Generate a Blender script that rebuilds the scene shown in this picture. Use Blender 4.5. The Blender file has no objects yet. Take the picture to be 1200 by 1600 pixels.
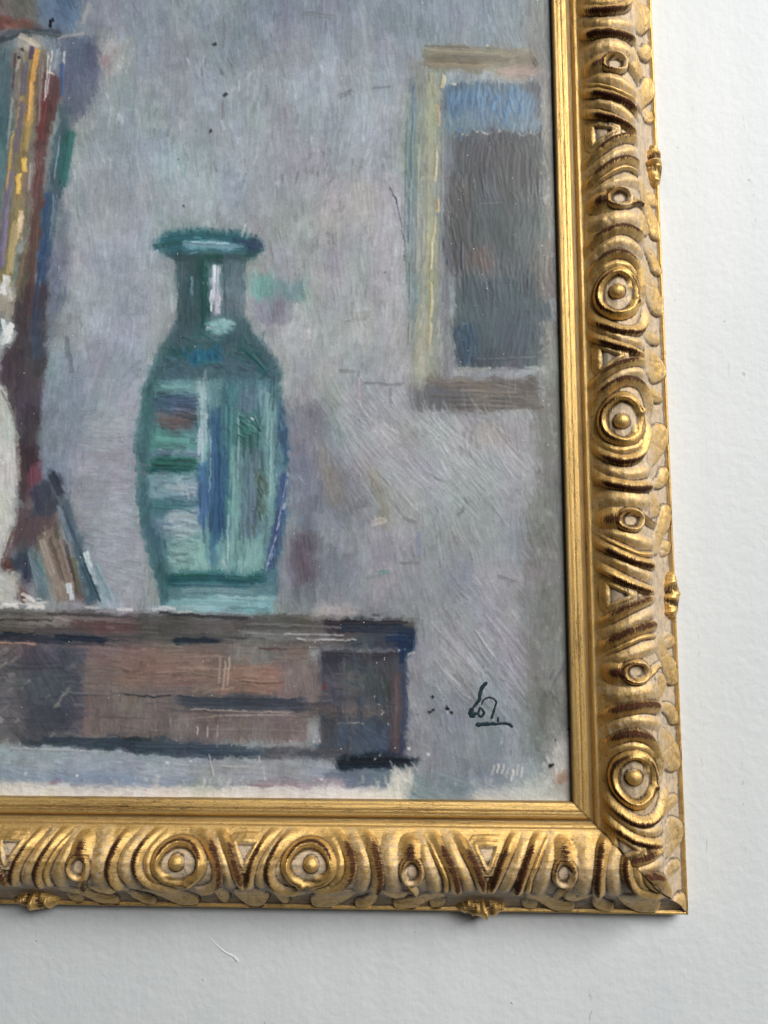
import bpy, math
import numpy as np
from mathutils import Matrix, Vector

# ------------------------------------------------------------------ camera, light, exposure
MM = 0.001
scene = bpy.context.scene
PITCH, YAW, ROLL = 0.0899, -0.04192, -0.00376
CAM = np.array([-94.817, -480.0, 136.454])          # millimetres; the wall is the plane y = 0
F_PX, CX, CY = 1109.0, 600.0, 800.0


def cam_axes():
    cp, sp = math.cos(PITCH), math.sin(PITCH)
    cw, sw = math.cos(YAW), math.sin(YAW)
    cr, sr = math.cos(ROLL), math.sin(ROLL)
    fwd = np.array([sw * cp, cw * cp, sp])
    right = np.array([cw, -sw, 0.0])
    up = np.cross(right, fwd)
    return cr * right + sr * up, -sr * right + cr * up, fwd


AX_R, AX_U, AX_F = cam_axes()
cam_data = bpy.data.cameras.new('camera')
cam_data.sensor_fit = 'VERTICAL'
cam_data.sensor_height = 36.0
cam_data.sensor_width = 27.0
cam_data.lens = 36.0 * F_PX / 1600.0
cam_data.clip_start = 0.01
cam_data.clip_end = 50.0
cam = bpy.data.objects.new('camera', cam_data)
scene.collection.objects.link(cam)
m = Matrix.Identity(4)
for i in range(3):
    m[i][0], m[i][1], m[i][2] = AX_R[i], AX_U[i], -AX_F[i]
    m[i][3] = CAM[i] * MM
cam.matrix_world = m
scene.camera = cam

world = bpy.data.worlds.new('World')
scene.world = world
world.use_nodes = True
world.node_tree.nodes['Background'].inputs[0].default_value = (0.93, 0.96, 1.0, 1)
world.node_tree.nodes['Background'].inputs[1].default_value = 0.035


def area_lamp(name, loc, target, sx, sy, power, col):
    d = bpy.data.lights.new(name, 'AREA')
    d.shape = 'RECTANGLE'
    d.size, d.size_y = sx, sy
    d.energy = power
    d.color = col
    o = bpy.data.objects.new(name, d)
    o.location = loc
    o.rotation_euler = (Vector(target) - Vector(loc)).to_track_quat('-Z', 'Y').to_euler()
    scene.collection.objects.link(o)
    return o


# daylight through one large opening, high up and a little to the right in front of the wall
area_lamp('window_light', (1.45, -2.12, 1.80), (-0.05, 0, 0.1), 1.9, 1.4, 127.0, (1.0, 0.988, 0.972))
scene.view_settings.view_transform = 'Standard'
scene.view_settings.look = 'None'
scene.view_settings.exposure = 0.0
scene.view_settings.gamma = 1.0

VEIL = 0.052
PIGMENT_GAIN = np.array((1.45, 1.44, 1.46))
rng = np.random.default_rng(7)
C = scene.collection


# ------------------------------------------------------------------ helpers
def unproject(px, py, H):
    """photo pixel -> point on the plane H mm in front of the wall"""
    px = np.asarray(px, float)
    py = np.asarray(py, float)
    d = ((px - CX) / F_PX)[..., None] * AX_R - ((py - CY) / F_PX)[..., None] * AX_U + AX_F
    t = (-H - CAM[1]) / d[..., 1]
    return CAM + d * t[..., None]


def srgb2lin(c):
    c = np.asarray(c, float)
    return np.where(c <= 0.04045, c / 12.92, ((np.clip(c, 0, None) + 0.055) / 1.055) ** 2.4)


def smooth(a, b, x):
    t = np.clip((x - a) / (b - a), 0, 1)
    return t * t * (3 - 2 * t)


def vnoise(shape, cy, cx, r=rng):
    """smooth value noise, cell size in samples"""
    h, w = shape
    gy, gx = int(h / cy) + 3, int(w / cx) + 3
    g = r.random((gy, gx))
    y = np.arange(h) / cy
    x = np.arange(w) / cx
    iy, ix = y.astype(int), x.astype(int)
    fy, fx = y - iy, x - ix
    fy = (fy * fy * (3 - 2 * fy))[:, None]
    fx = (fx * fx * (3 - 2 * fx))[None]
    a = g[np.ix_(iy, ix)]
    b = g[np.ix_(iy, ix + 1)]
    c = g[np.ix_(iy + 1, ix)]
    d = g[np.ix_(iy + 1, ix + 1)]
    return (a * (1 - fx) + b * fx) * (1 - fy) + (c * (1 - fx) + d * fx) * fy


def fnoise(shape, cy, cx, octaves=3):
    s = 0
    n = np.zeros(shape)
    for o in range(octaves):
        n += vnoise(shape, max(cy / 2 ** o, 1), max(cx / 2 ** o, 1)) / 2 ** o
        s += 1 / 2 ** o
    return n / s


def box_blur(a, r):
    if r < 1:
        return a
    for ax in (0, 1):
        pad = [(0, 0)] * a.ndim
        pad[ax] = (r + 1, r)
        p = np.cumsum(np.pad(a, pad, mode='edge'), axis=ax)
        n = a.shape[ax]
        hi = np.take(p, np.arange(2 * r + 1, 2 * r + 1 + n), axis=ax)
        lo = np.take(p, np.arange(0, n), axis=ax)
        a = (hi - lo) / (2 * r + 1)
    return a


def blur(a, r):
    return box_blur(box_blur(a, r), r)


def in_poly(pts, X, Y):
    inside = np.zeros(X.shape, bool)
    n = len(pts)
    for i in range(n):
        x0, y0 = pts[i]
        x1, y1 = pts[(i + 1) % n]
        if y0 == y1:
            continue
        c = (Y < y0) != (Y < y1)
        inside ^= c & (X < (x1 - x0) * (Y - y0) / (y1 - y0) + x0)
    return inside


def seg_dist(pts, X, Y, closed=False):
    """distance to a polyline and the 0..1 position along it"""
    pts = np.asarray(pts, float)
    if closed:
        pts = np.vstack([pts, pts[:1]])
    L = np.hypot(*(pts[1:] - pts[:-1]).T)
    acc = np.concatenate([[0], np.cumsum(L)])
    best = np.full(X.shape, 1e9)
    pos = np.zeros(X.shape)
    for i in range(len(L)):
        ax, ay = pts[i]
        dx, dy = pts[i + 1] - pts[i]
        t = np.clip(((X - ax) * dx + (Y - ay) * dy) / (L[i] ** 2 + 1e-9), 0, 1)
        d = np.hypot(X - ax - t * dx, Y - ay - t * dy)
        k = d < best
        best = np.where(k, d, best)
        pos = np.where(k, (acc[i] + t * L[i]) / acc[-1], pos)
    return best, pos


def catmull(pts, n=8):
    p = np.asarray(pts, float)
    p = np.vstack([2 * p[0] - p[1], p, 2 * p[-1] - p[-2]])
    out = []
    for i in range(1, len(p) - 2):
        for k in range(n):
            t = k / n
            out.append(0.5 * (2 * p[i] + (p[i + 1] - p[i - 1]) * t + (2 * p[i - 1] - 5 * p[i] + 4 * p[i + 1] - p[i + 2]) * t * t
                              + (3 * p[i] - p[i - 1] - 3 * p[i + 1] + p[i + 2]) * t ** 3))
    out.append(p[-2])
    return np.array(out)


def mesh_from(name, verts, quads, mat, parent=None, attrs=None, normals=None, smooth_shade=True):
    """verts in mm (n,3), quads (m,4)"""
    me = bpy.data.meshes.new(name)
    n, k = len(verts), len(quads)
    me.vertices.add(n)
    me.vertices.foreach_set('co', (np.asarray(verts) * MM).astype(np.float32).ravel())
    me.loops.add(k * 4)
    me.loops.foreach_set('vertex_index', np.asarray(quads, np.int32).ravel())
    me.polygons.add(k)
    me.polygons.foreach_set('loop_start', np.arange(0, k * 4, 4, dtype=np.int32))
    me.polygons.foreach_set('loop_total', np.full(k, 4, np.int32))
    if smooth_shade:
        me.polygons.foreach_set('use_smooth', np.ones(k, bool))
    me.update(calc_edges=True)
    for an, (typ, arr) in (attrs or {}).items():
        a = me.attributes.new(an, typ, 'POINT')
        if typ == 'FLOAT':
            a.data.foreach_set('value', arr.astype(np.float32).ravel())
        elif typ == 'FLOAT_VECTOR':
            a.data.foreach_set('vector', arr.astype(np.float32).ravel())
        else:
            a.data.foreach_set('color', arr.astype(np.float32).ravel())
    me.materials.append(mat)
    if normals is not None:
        me.normals_split_custom_set_from_vertices(normals.astype(np.float32))
    o = bpy.data.objects.new(name, me)
    C.objects.link(o)
    if parent is not None:
        o.parent = parent
    return o


class NT:
    def __init__(self, name):
        self.m = bpy.data.materials.new(name)
        self.m.use_nodes = True
        self.t = self.m.node_tree
        self.bsdf = self.t.nodes['Principled BSDF']

    def n(self, typ, **kw):
        nd = self.t.nodes.new(typ)
        for k, v in kw.items():
            setattr(nd, k, v)
        return nd

    def link(self, a, b):
        self.t.links.new(a, b)

    def put(self, node, key, val):
        s = node.inputs[key]
        if isinstance(val, bpy.types.NodeSocket):
            self.link(val, s)
        else:
            s.default_value = val

    def attr(self, name, out='Fac'):
        return self.n('ShaderNodeAttribute', attribute_name=name).outputs[out]

    def noise(self, vec, scale, detail=3.0, rough=0.55):
        nd = self.n('ShaderNodeTexNoise')
        if vec is not None:
            self.link(vec, nd.inputs['Vector'])
        nd.inputs['Scale'].default_value = scale
        nd.inputs['Detail'].default_value = detail
        nd.inputs['Roughness'].default_value = rough
        return nd.outputs[0]

    def mapping(self, vec, scale, loc=(0, 0, 0)):
        nd = self.n('ShaderNodeMapping')
        self.link(vec, nd.inputs['Vector'])
        nd.inputs['Scale'].default_value = scale
        nd.inputs['Location'].default_value = loc
        return nd.outputs[0]

    def ramp(self, fac, a, b, lo=0.0, hi=1.0):
        nd = self.n('ShaderNodeMapRange')
        self.put(nd, 0, fac)
        for i, v in enumerate((a, b, lo, hi)):
            nd.inputs[i + 1].default_value = v
        return nd.outputs[0]

    def math(self, op, a, b=None, clamp=False):
        nd = self.n('ShaderNodeMath', operation=op, use_clamp=clamp)
        self.put(nd, 0, a)
        if b is not None:
            self.put(nd, 1, b)
        return nd.outputs[0]

    def mix(self, fac, a, b):
        nd = self.n('ShaderNodeMix', data_type='RGBA')
        self.put(nd, 0, fac)
        self.put(nd, 6, a if isinstance(a, bpy.types.NodeSocket) else (*a, 1))
        self.put(nd, 7, b if isinstance(b, bpy.types.NodeSocket) else (*b, 1))
        return nd.outputs[2]

    def mixf(self, fac, a, b):
        nd = self.n('ShaderNodeMix', data_type='FLOAT')
        self.put(nd, 0, fac)
        self.put(nd, 2, a)
        self.put(nd, 3, b)
        return nd.outputs[0]

    def bump(self, h, strength, dist, normal=None):
        nd = self.n('ShaderNodeBump')
        nd.inputs['Strength'].default_value = strength
        nd.inputs['Distance'].default_value = dist
        self.link(h, nd.inputs['Height'])
        if normal is not None:
            self.link(normal, nd.inputs['Normal'])
        return nd.outputs[0]


# ------------------------------------------------------------------ materials
def mat_wall():
    k = NT('wall_paint')
    p = k.n('ShaderNodeTexCoord').outputs['Object']
    stip = k.noise(p, 210, 2, 0.45)
    stip2 = k.noise(p, 95, 2, 0.5)
    brush = k.noise(k.mapping(p, (520, 1, 14)), 1.0, 3, 0.6)
    pits = k.noise(p, 190, 1, 0.3)
    pit = k.ramp(pits, 0.77, 0.80)
    where = k.ramp(k.noise(p, 9, 2), 0.42, 0.6)
    pit = k.math('MULTIPLY', pit, where)
    h = k.math('ADD', k.math('MULTIPLY', stip, 0.6), k.math('MULTIPLY', stip2, 0.7))
    h = k.math('ADD', h, k.math('MULTIPLY', brush, 0.16))
    h = k.math('SUBTRACT', h, k.math('MULTIPLY', pit, 0.7))
    nrm = k.bump(h, 0.42, 0.0012)
    drip = k.noise(k.mapping(p, (170, 1, 5), (3.1, 0, 0.4)), 1.0, 2, 0.5)
    fine = k.noise(k.mapping(p, (700, 1, 160)), 1.0, 2, 0.6)
    drip = k.math('MULTIPLY', k.ramp(drip, 0.64, 0.72), k.ramp(fine, 0.56, 0.66))
    cloud = k.noise(p, 5.5, 3, 0.5)
    roll = k.noise(k.mapping(p, (38, 1, 2.2)), 1.0, 3, 0.5)
    cl = k.math('ADD', k.math('MULTIPLY', cloud, 0.6), k.math('MULTIPLY', roll, 0.4))
    col = k.mix(k.ramp(cl, 0.35, 0.65), (0.685, 0.72, 0.73), (0.765, 0.79, 0.797))
    col = k.mix(k.math('MULTIPLY', drip, 0.6), col, (0.36, 0.37, 0.37))
    col = k.mix(k.math('MULTIPLY', pit, 0.5), col, (0.40, 0.41, 0.42))
    k.link(col, k.bsdf.inputs['Base Color'])
    k.bsdf.inputs['Roughness'].default_value = 0.62
    k.bsdf.inputs['Specular IOR Level'].default_value = 0.3
    k.link(nrm, k.bsdf.inputs['Normal'])
    return k.m


def mat_paint():
    k = NT('oil_paint')
    col = k.attr('pigment', 'Color')
    p = k.n('ShaderNodeTexCoord').outputs['Object']
    grit = k.noise(p, 1500, 3, 0.6)
    col2 = k.mix(k.ramp(grit, 0.35, 0.75, 0.0, 0.22), col, (0.09, 0.09, 0.095))
    speck = k.ramp(k.noise(p, 620, 1, 0.4), 0.795, 0.82)
    col2 = k.mix(k.math('MULTIPLY', speck, 0.75), col2, (0.72, 0.72, 0.70))
    k.link(col2, k.bsdf.inputs['Base Color'])
    r = k.ramp(k.noise(p, 22, 3), 0.3, 0.7, 0.36, 0.54)
    k.link(r, k.bsdf.inputs['Roughness'])
    k.bsdf.inputs['Specular IOR Level'].default_value = 0.42
    k.link(k.bump(grit, 0.35, 0.00025), k.bsdf.inputs['Normal'])
    return k.m


def mat_gilt(name='gilded_plaster'):
    k = NT(name)
    uv = k.attr('rail_uv', 'Vector')
    cream = k.attr('cream')
    bole = k.attr('bole')
    dark_tone = k.attr('dark_tone')
    streak = k.noise(k.mapping(uv, (0.10, 1.6, 1)), 1.0, 4, 0.65)
    streak2 = k.noise(k.mapping(uv, (0.35, 4.5, 1), (7, 3, 0)), 1.0, 3, 0.6)
    blot = k.noise(uv, 0.42, 4, 0.6)
    fine = k.noise(uv, 2.4, 3, 0.6)
    n1 = k.math('ADD', k.math('MULTIPLY', streak, 0.55), k.math('MULTIPLY', fine, 0.45))
    # red clay showing where the leaf is rubbed through
    b = k.math('ADD', bole, k.math('MULTIPLY', k.math('SUBTRACT', n1, 0.5), 3.4))
    b = k.math('ADD', b, k.math('MULTIPLY', k.math('SUBTRACT', streak2, 0.5), 1.1))
    b = k.ramp(b, 0.44, 0.64)
    # whitish wash left in the hollows
    c = k.math('ADD', cream, k.math('MULTIPLY', k.math('SUBTRACT', blot, 0.5), 1.7))
    c = k.math('ADD', c, k.math('MULTIPLY', k.math('SUBTRACT', fine, 0.5), 1.3))
    c = k.ramp(c, 0.30, 0.85)
    gold = k.mix(k.ramp(streak, 0.3, 0.7), (0.78, 0.46, 0.125), (0.98, 0.69, 0.27))
    blot2 = k.noise(k.mapping(uv, (0.12, 0.30, 1), (4, 9, 0)), 1.0, 4, 0.65)
    wash = k.mix(k.ramp(blot2, 0.36, 0.62), (0.44, 0.40, 0.33), (0.76, 0.58, 0.40))
    col = k.mix(k.math('MULTIPLY', c, 0.92), gold, wash)
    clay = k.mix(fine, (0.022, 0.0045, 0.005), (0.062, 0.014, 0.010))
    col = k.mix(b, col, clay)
    dark_fac = k.ramp(k.math('ADD', dark_tone, k.math('MULTIPLY', k.math('SUBTRACT', n1, 0.5), 1.9)), 0.48, 0.82)
    col = k.mix(k.math('MULTIPLY', dark_fac, 0.75), col, (0.055, 0.04, 0.022))  # dark brown tone, strongest in the creases, the cove and the mitre
    mot = k.ramp(k.noise(uv, 0.9, 5, 0.7), 0.42, 0.66)
    col = k.mix(k.math('MULTIPLY', mot, 0.28), col, (0.27, 0.145, 0.05))
    spot = k.ramp(k.noise(uv, 1.6, 2, 0.5), 0.66, 0.74)
    col = k.mix(k.math('MULTIPLY', spot, 0.7), col, (0.06, 0.045, 0.025))
    # long hairlines left by the burnisher, and age cracks in the gesso
    hair = k.ramp(k.noise(k.mapping(uv, (0.028, 2.3, 1), (1.7, 5.2, 0)), 1.0, 3, 0.6), 0.53, 0.66)
    hair = k.math('MULTIPLY', hair, k.math('SUBTRACT', 1.0, c))
    col = k.mix(k.math('MULTIPLY', hair, 0.55), col, (0.13, 0.065, 0.018))
    vor = k.n('ShaderNodeTexVoronoi', feature='DISTANCE_TO_EDGE')
    wob = k.n('ShaderNodeVectorMath', operation='ADD')
    k.link(uv, wob.inputs[0])
    wn = k.n('ShaderNodeTexNoise')
    k.link(uv, wn.inputs['Vector'])
    wn.inputs['Scale'].default_value = 0.5
    sc = k.n('ShaderNodeVectorMath', operation='SCALE')
    k.link(wn.outputs[1], sc.inputs[0])
    sc.inputs['Scale'].default_value = 7.0
    k.link(sc.outputs[0], wob.inputs[1])
    k.link(wob.outputs[0], vor.inputs['Vector'])
    vor.inputs['Scale'].default_value = 0.105
    crack = k.ramp(vor.outputs[0], 0.010, 0.024, 1.0, 0.0)
    crack = k.math('MULTIPLY', crack, k.ramp(k.noise(uv, 0.13, 2), 0.50, 0.58))
    crack = k.math('MULTIPLY', crack, k.ramp(k.attr('carved'), 0.2, 0.8))
    col = k.mix(k.math('MULTIPLY', crack, 0.65), col, (0.07, 0.05, 0.035))
    k.link(col, k.bsdf.inputs['Base Color'])
    nb = k.math('SUBTRACT', 1.0, b)
    met = k.math('MULTIPLY', k.math('SUBTRACT', 1.0, k.math('MULTIPLY', c, 0.95)), nb)
    met = k.math('MULTIPLY', met, k.math('SUBTRACT', 1.0, k.math('MULTIPLY', dark_fac, 0.7)))
    met = k.math('MULTIPLY', met, k.math('SUBTRACT', 1.0, k.math('MULTIPLY', hair, 0.35)))
    met = k.math('MULTIPLY', met, 0.72)
    k.link(met, k.bsdf.inputs['Metallic'])
    k.link(k.mixf(b, 0.5, 0.12), k.bsdf.inputs['Specular IOR Level'])
    r = k.mixf(c, 0.44, 0.58)
    r = k.math('ADD', r, k.math('MULTIPLY', k.math('SUBTRACT', n1, 0.5), 0.35))
    r = k.mixf(b, r, 0.7)
    k.link(r, k.bsdf.inputs['Roughness'])
    hh = k.math('ADD', k.math('MULTIPLY', streak2, 0.6), k.math('MULTIPLY', fine, 0.6))
    k.link(k.bump(hh, 0.6, 0.0005), k.bsdf.inputs['Normal'])
    return k.m


def mat_plain(name, col, rough=0.45):
    k = NT(name)
    p = k.n('ShaderNodeTexCoord').outputs['Object']
    n = k.noise(p, 900, 3, 0.6)
    c = k.mix(n, tuple(v * 0.7 for v in col), tuple(min(1, v * 1.35) for v in col))
    k.link(c, k.bsdf.inputs['Base Color'])
    k.bsdf.inputs['Roughness'].default_value = rough
    k.link(k.bump(n, 0.4, 0.0002), k.bsdf.inputs['Normal'])
    return k.m


M_WALL, M_PAINT, M_GILT = mat_wall(), mat_paint(), mat_gilt()
M_INK = mat_plain('signature_paint', (0.016, 0.035, 0.045), 0.4)
M_BLOB = mat_plain('wall_paint_ridge', (0.72, 0.74, 0.745), 0.5)
M_BOARD = mat_plain('board_brown', (0.18, 0.12, 0.075), 0.8)

# ------------------------------------------------------------------ the wall
wx = np.array([-1400.0, 1400.0])
wv = np.array([(-1400, 0, -1200), (1400, 0, -1200), (1400, 0, 1500), (-1400, 0, 1500)], float)
wall = mesh_from('wall', wv, np.array([[0, 1, 2, 3]]), M_WALL, smooth_shade=False)
wall['kind'] = 'structure'
wall['label'] = 'white painted wall with roller stipple and small pits behind the frame'
wall['category'] = 'wall'

# a raised curl of paint on the wall below the frame
cp = catmull([(327, 1464), (336, 1474), (349, 1486), (366, 1496), (372, 1503)], 8)
P = unproject(cp[:, 0], cp[:, 1], 0.0)
vs, qs = [], []
for i, q in enumerate(P):
    t = i / (len(P) - 1)
    d = P[min(i + 1, len(P) - 1)] - P[max(i - 1, 0)]
    d /= np.linalg.norm(d)
    side = np.cross(d, (0, 1, 0))
    w = 0.25 + 1.0 * t ** 1.5 * (1 - 0.5 * (t > 0.93))
    for j in range(7):
        a = math.pi * j / 6
        vs.append(q + side * w * math.cos(a) * (1 + 0.25 * rng.standard_normal() * t) + np.array([0, -1, 0]) * (0.05 + 0.28 * w) * math.sin(a) * (1 + .3 * rng.standard_normal() * t))
for i in range(len(P) - 1):
    for j in range(6):
        a = i * 7 + j
        qs.append((a, a + 1, a + 8, a + 7))
mesh_from('paint_ridge', np.array(vs), np.array(qs), M_BLOB, wall)

# ------------------------------------------------------------------ the framed painting
root = bpy.data.objects.new('framed_painting', None)
root.empty_display_size = 0.05
C.objects.link(root)
root['label'] = 'still life oil painting of a teal vase in an ornate gilded frame'
root['category'] = 'painting'

# ---- the picture itself: paint laid stroke by stroke on a fine sheet (pigment + real paint relief)
PLANE = 30.0                                        # mm from the wall to the paint surface
RELIEF = 0.72
STEP = 1.25                                         # sheet resolution in photo pixels
PX0, PY0, PX1, PY1 = -200.0, -200.0, 905.0, 1265.0
gx = np.arange(PX0, PX1, STEP)
gy = np.arange(PY0, PY1, STEP)
NXp, NYp = len(gx), len(gy)
RS = 2.5                                            # resolution of the plan of colours
rx_ = np.arange(PX0, PX1, RS)
ry_ = np.arange(PY0, PY1, RS)
RX, RY = np.meshgrid(rx_, ry_)
ref = np.zeros(RX.shape + (3,))
angm = np.full(RX.shape, 90.0)
ref[:] = np.array((146, 152, 154)) / 255


TONE = np.ones(3)


def area(col, pts, soft=8, ang=None, op=1.0):
    """lay a soft-edged patch of colour into the plan (pixels of the picture)"""
    global ref
    xs, ys = [p[0] for p in pts], [p[1] for p in pts]
    m = int(soft * 2.5 / RS) + 3
    i0 = max(int((min(ys) - PY0) / RS) - m, 0)
    i1 = min(int((max(ys) - PY0) / RS) + m, RX.shape[0])
    j0 = max(int((min(xs) - PX0) / RS) - m, 0)
    j1 = min(int((max(xs) - PX0) / RS) + m, RX.shape[1])
    sl = (slice(i0, i1), slice(j0, j1))
    k = in_poly(pts, RX[sl], RY[sl]).astype(float)
    k = blur(k, max(int(round(soft / RS * 0.6)), 0)) * op
    ref[sl] = ref[sl] * (1 - k[..., None]) + k[..., None] * np.array(col) * TONE / 255
    if ang is not None:
        angm[sl] = np.where(k > 0.4, ang, angm[sl])


def rect(x0, y0, x1, y1):
    return [(x0, y0), (x1, y0), (x1, y1), (x0, y1)]


def band(pts, w):
    p = np.asarray(pts, float)
    d = np.gradient(p, axis=0)
    d /= np.linalg.norm(d, axis=1, keepdims=True)
    n = np.stack([-d[:, 1], d[:, 0]], 1)
    ww = np.asarray(w if np.ndim(w) else [w] * len(p), float)[:, None] / 2
    return [tuple(q) for q in np.vstack([p + n * ww, (p - n * ww)[::-1]])]


# the grey wall behind the still life
TONE = np.array((0.975, 1.0, 1.003))
area((133, 141, 149), rect(-200, -200, 905, 130), 60, 82)
area((126, 136, 145), rect(420, -200, 860, 70), 40, 85)
area((150, 157, 164), rect(130, 130, 420, 360), 50, 92)
area((146, 151, 158), rect(400, 80, 640, 260), 50)
area((158, 156, 161), rect(470, 270, 640, 430), 40, 90)
area((165, 156, 158), rect(490, 285, 590, 360), 30)
area((157, 162, 170), rect(120, 340, 250, 620), 30, 95)
area((149, 156, 166), rect(60, 540, 220, 760), 30, 110)
area((155, 157, 166), rect(130, 640, 220, 930), 25, 5)
area((132, 143, 153), rect(45, 560, 120, 780), 20, 100)
area((159, 159, 161), rect(430, 400, 650, 640), 30, 90)
area((156, 156, 158), rect(470, 600, 860, 820), 40, 58)
area((146, 146, 150), rect(520, 800, 880, 1220), 40, 84)
area((152, 150, 156), rect(700, 900, 830, 1100), 40, 55)
area((136, 141, 145), rect(640, 1080, 800, 1230), 25, 80)
area((150, 143, 148), rect(730, 655, 860, 700), 14, 85)
area((165, 155, 150), rect(738, 660, 790, 700), 8)
area((118, 116, 113), rect(838, 620, 905, 1200), 14, 80)
area((128, 126, 122), rect(820, 780, 905, 1180), 20, 80)
area((128, 128, 126), rect(820, 0, 905, 220), 14, 85)
area((162, 160, 166), [(560, 640), (640, 690), (720, 760), (640, 780), (560, 700)], 20, 48)
area((133, 136, 143), [(440, 640), (500, 620), (580, 760), (560, 830), (480, 800), (450, 740)], 20, 62)
area((140, 135, 128), band([(495, 700), (515, 740), (525, 790)], 24), 8, 70)
area((150, 142, 132), band([(585, 730), (600, 790), (600, 818)], 16), 6, 80)
area((126, 129, 140), rect(448, 640, 500, 955), 16, 92)
area((120, 106, 116), rect(456, 835, 502, 915), 12, 92)
area((132, 132, 140), rect(500, 850, 560, 950), 14, 88)
area((162, 156, 154), rect(490, 950, 560, 966), 5, 0)
# green and lilac haze beside the neck
area((112, 155, 150), rect(388, 428, 432, 466), 8, 95)
area((122, 145, 150), rect(430, 440, 482, 470), 6, 92)
area((130, 127, 142), rect(396, 468, 455, 505), 10, 95)
area((150, 168, 170), rect(240, 250, 300, 300), 16, op=0.6)
area((163, 162, 158), rect(150, 60, 205, 120), 12, 100)
area((162, 140, 140), rect(156, 85, 172, 115), 6)

# the picture hanging at the right
TONE = np.array((0.88, 0.925, 0.925))
area((148, 149, 139), [(640, 92), (696, 100), (690, 420), (688, 600), (642, 615), (648, 400), (632, 250)], 8, 90)
area((128, 140, 142), band([(645, 120), (640, 260), (641, 400), (655, 560)], 14), 5, 90)
area((166, 160, 132), band([(676, 120), (672, 250), (672, 420), (664, 540)], 16), 5, 91)
area((172, 166, 148), band([(664, 480), (660, 560), (658, 605)], 26), 6, 90)
area((128, 126, 131), band([(698, 150), (697, 350), (697, 590)], 16), 5, 90)
area((90, 93, 97), [(704, 130), (846, 128), (856, 300), (860, 560), (845, 575), (710, 575)], 6, 90)
area((98, 124, 152), [(692, 130), (815, 132), (838, 160), (830, 198), (700, 202)], 8, 92)
area((112, 130, 146), rect(700, 180, 850, 208), 6, 92)
area((86, 84, 87), [(716, 214), (760, 206), (846, 206), (850, 270), (780, 330), (708, 335)], 8, 92)
area((91, 95, 98), rect(704, 330, 850, 430), 14, 90)
area((98, 90, 95), rect(702, 270, 740, 430), 10, 90)
area((128, 100, 94), rect(734, 394, 772, 424), 9, 90, op=0.8)
area((104, 104, 104), rect(740, 420, 790, 440), 6, 90)
area((76, 91, 99), [(725, 440), (830, 425), (855, 480), (850, 560), (830, 572), (712, 570)], 8, 92)
area((46, 78, 104), [(712, 508), (745, 505), (742, 568), (716, 572)], 6, 92)
area((120, 108, 104), rect(838, 370, 870, 470), 10, 80)
area((140, 132, 124), rect(846, 120, 872, 360), 8, 85)
area((140, 134, 126), rect(846, 500, 876, 680), 8, 85)
area((140, 126, 107), [(655, 74), (700, 70), (828, 78), (845, 98), (842, 112), (760, 112), (668, 108), (656, 92)], 4, 4)
area((168, 142, 129), [(775, 106), (838, 100), (842, 118), (800, 124), (770, 118)], 4, 3)
area((128, 110, 90), band([(668, 88), (710, 96), (760, 96)], 10), 3, 4)
area((118, 106, 98), [(670, 588), (840, 590), (842, 640), (740, 640), (650, 636)], 6, 2)
area((112, 107, 107), [(638, 602), (740, 606), (740, 642), (640, 640)], 8, 85)
area((128, 118, 108), rect(740, 600, 800, 632), 10, 2)

# the leaning frame at the left
TONE = np.array((0.95, 0.96, 0.96))
area((95, 122, 128), rect(-200, 66, 24, 440), 8, 92)
area((116, 112, 103), rect(-200, -200, 62, 28), 10, 60)
area((126, 88, 78), [(-200, 22), (40, 26), (66, 40), (62, 52), (30, 46), (-200, 60)], 5, 10)
area((104, 125, 150), [(56, -20), (118, -20), (124, 24), (110, 46), (80, 50), (58, 26)], 8, 70)
area((74, 84, 92), band([(-10, 62), (20, 52), (60, 46), (100, 55)], 10), 4, 170)
area((176, 164, 148), rect(30, 56, 62, 78), 8, 60)
area((106, 112, 133), [(94, 58), (140, 56), (158, 80), (154, 140), (136, 180), (100, 190), (94, 130)], 7, 92)
area((128, 123, 114), [(18, 80), (46, 76), (40, 190), (22, 320), (8, 440), (-30, 440), (0, 330), (20, 200)], 6, 97)
area((152, 132, 88), [(44, 76), (64, 76), (54, 180), (44, 240), (38, 300), (34, 360), (14, 450), (2, 440), (18, 330), (30, 220)], 4, 97)
area((132, 122, 108), [(58, 76), (74, 80), (64, 160), (52, 240), (50, 330), (38, 390), (30, 330), (44, 250), (54, 170)], 6, 97)
area((112, 82, 82), [(66, 110), (92, 112), (94, 150), (78, 200), (68, 280), (66, 380), (48, 460), (36, 560), (14, 570), (36, 450), (50, 330), (54, 230)], 5, 97)
area((116, 72, 74), [(60, 150), (76, 150), (74, 200), (58, 212)], 5, 97)
area((84, 104, 118), [(96, 150), (110, 190), (92, 330), (78, 420), (66, 520), (50, 520), (62, 400), (74, 280)], 6, 97)
area((58, 108, 108), [(104, 198), (116, 210), (104, 286), (90, 300), (92, 250)], 5, 97)
area((66, 92, 122), [(70, 300), (82, 300), (76, 400), (64, 460), (60, 400)], 5, 97)
area((120, 130, 142), [(90, 330), (110, 330), (100, 470), (74, 560), (70, 520)], 8, 97)
area((104, 96, 84), [(30, 400), (44, 390), (40, 470), (26, 560), (14, 560)], 5, 97)
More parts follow.
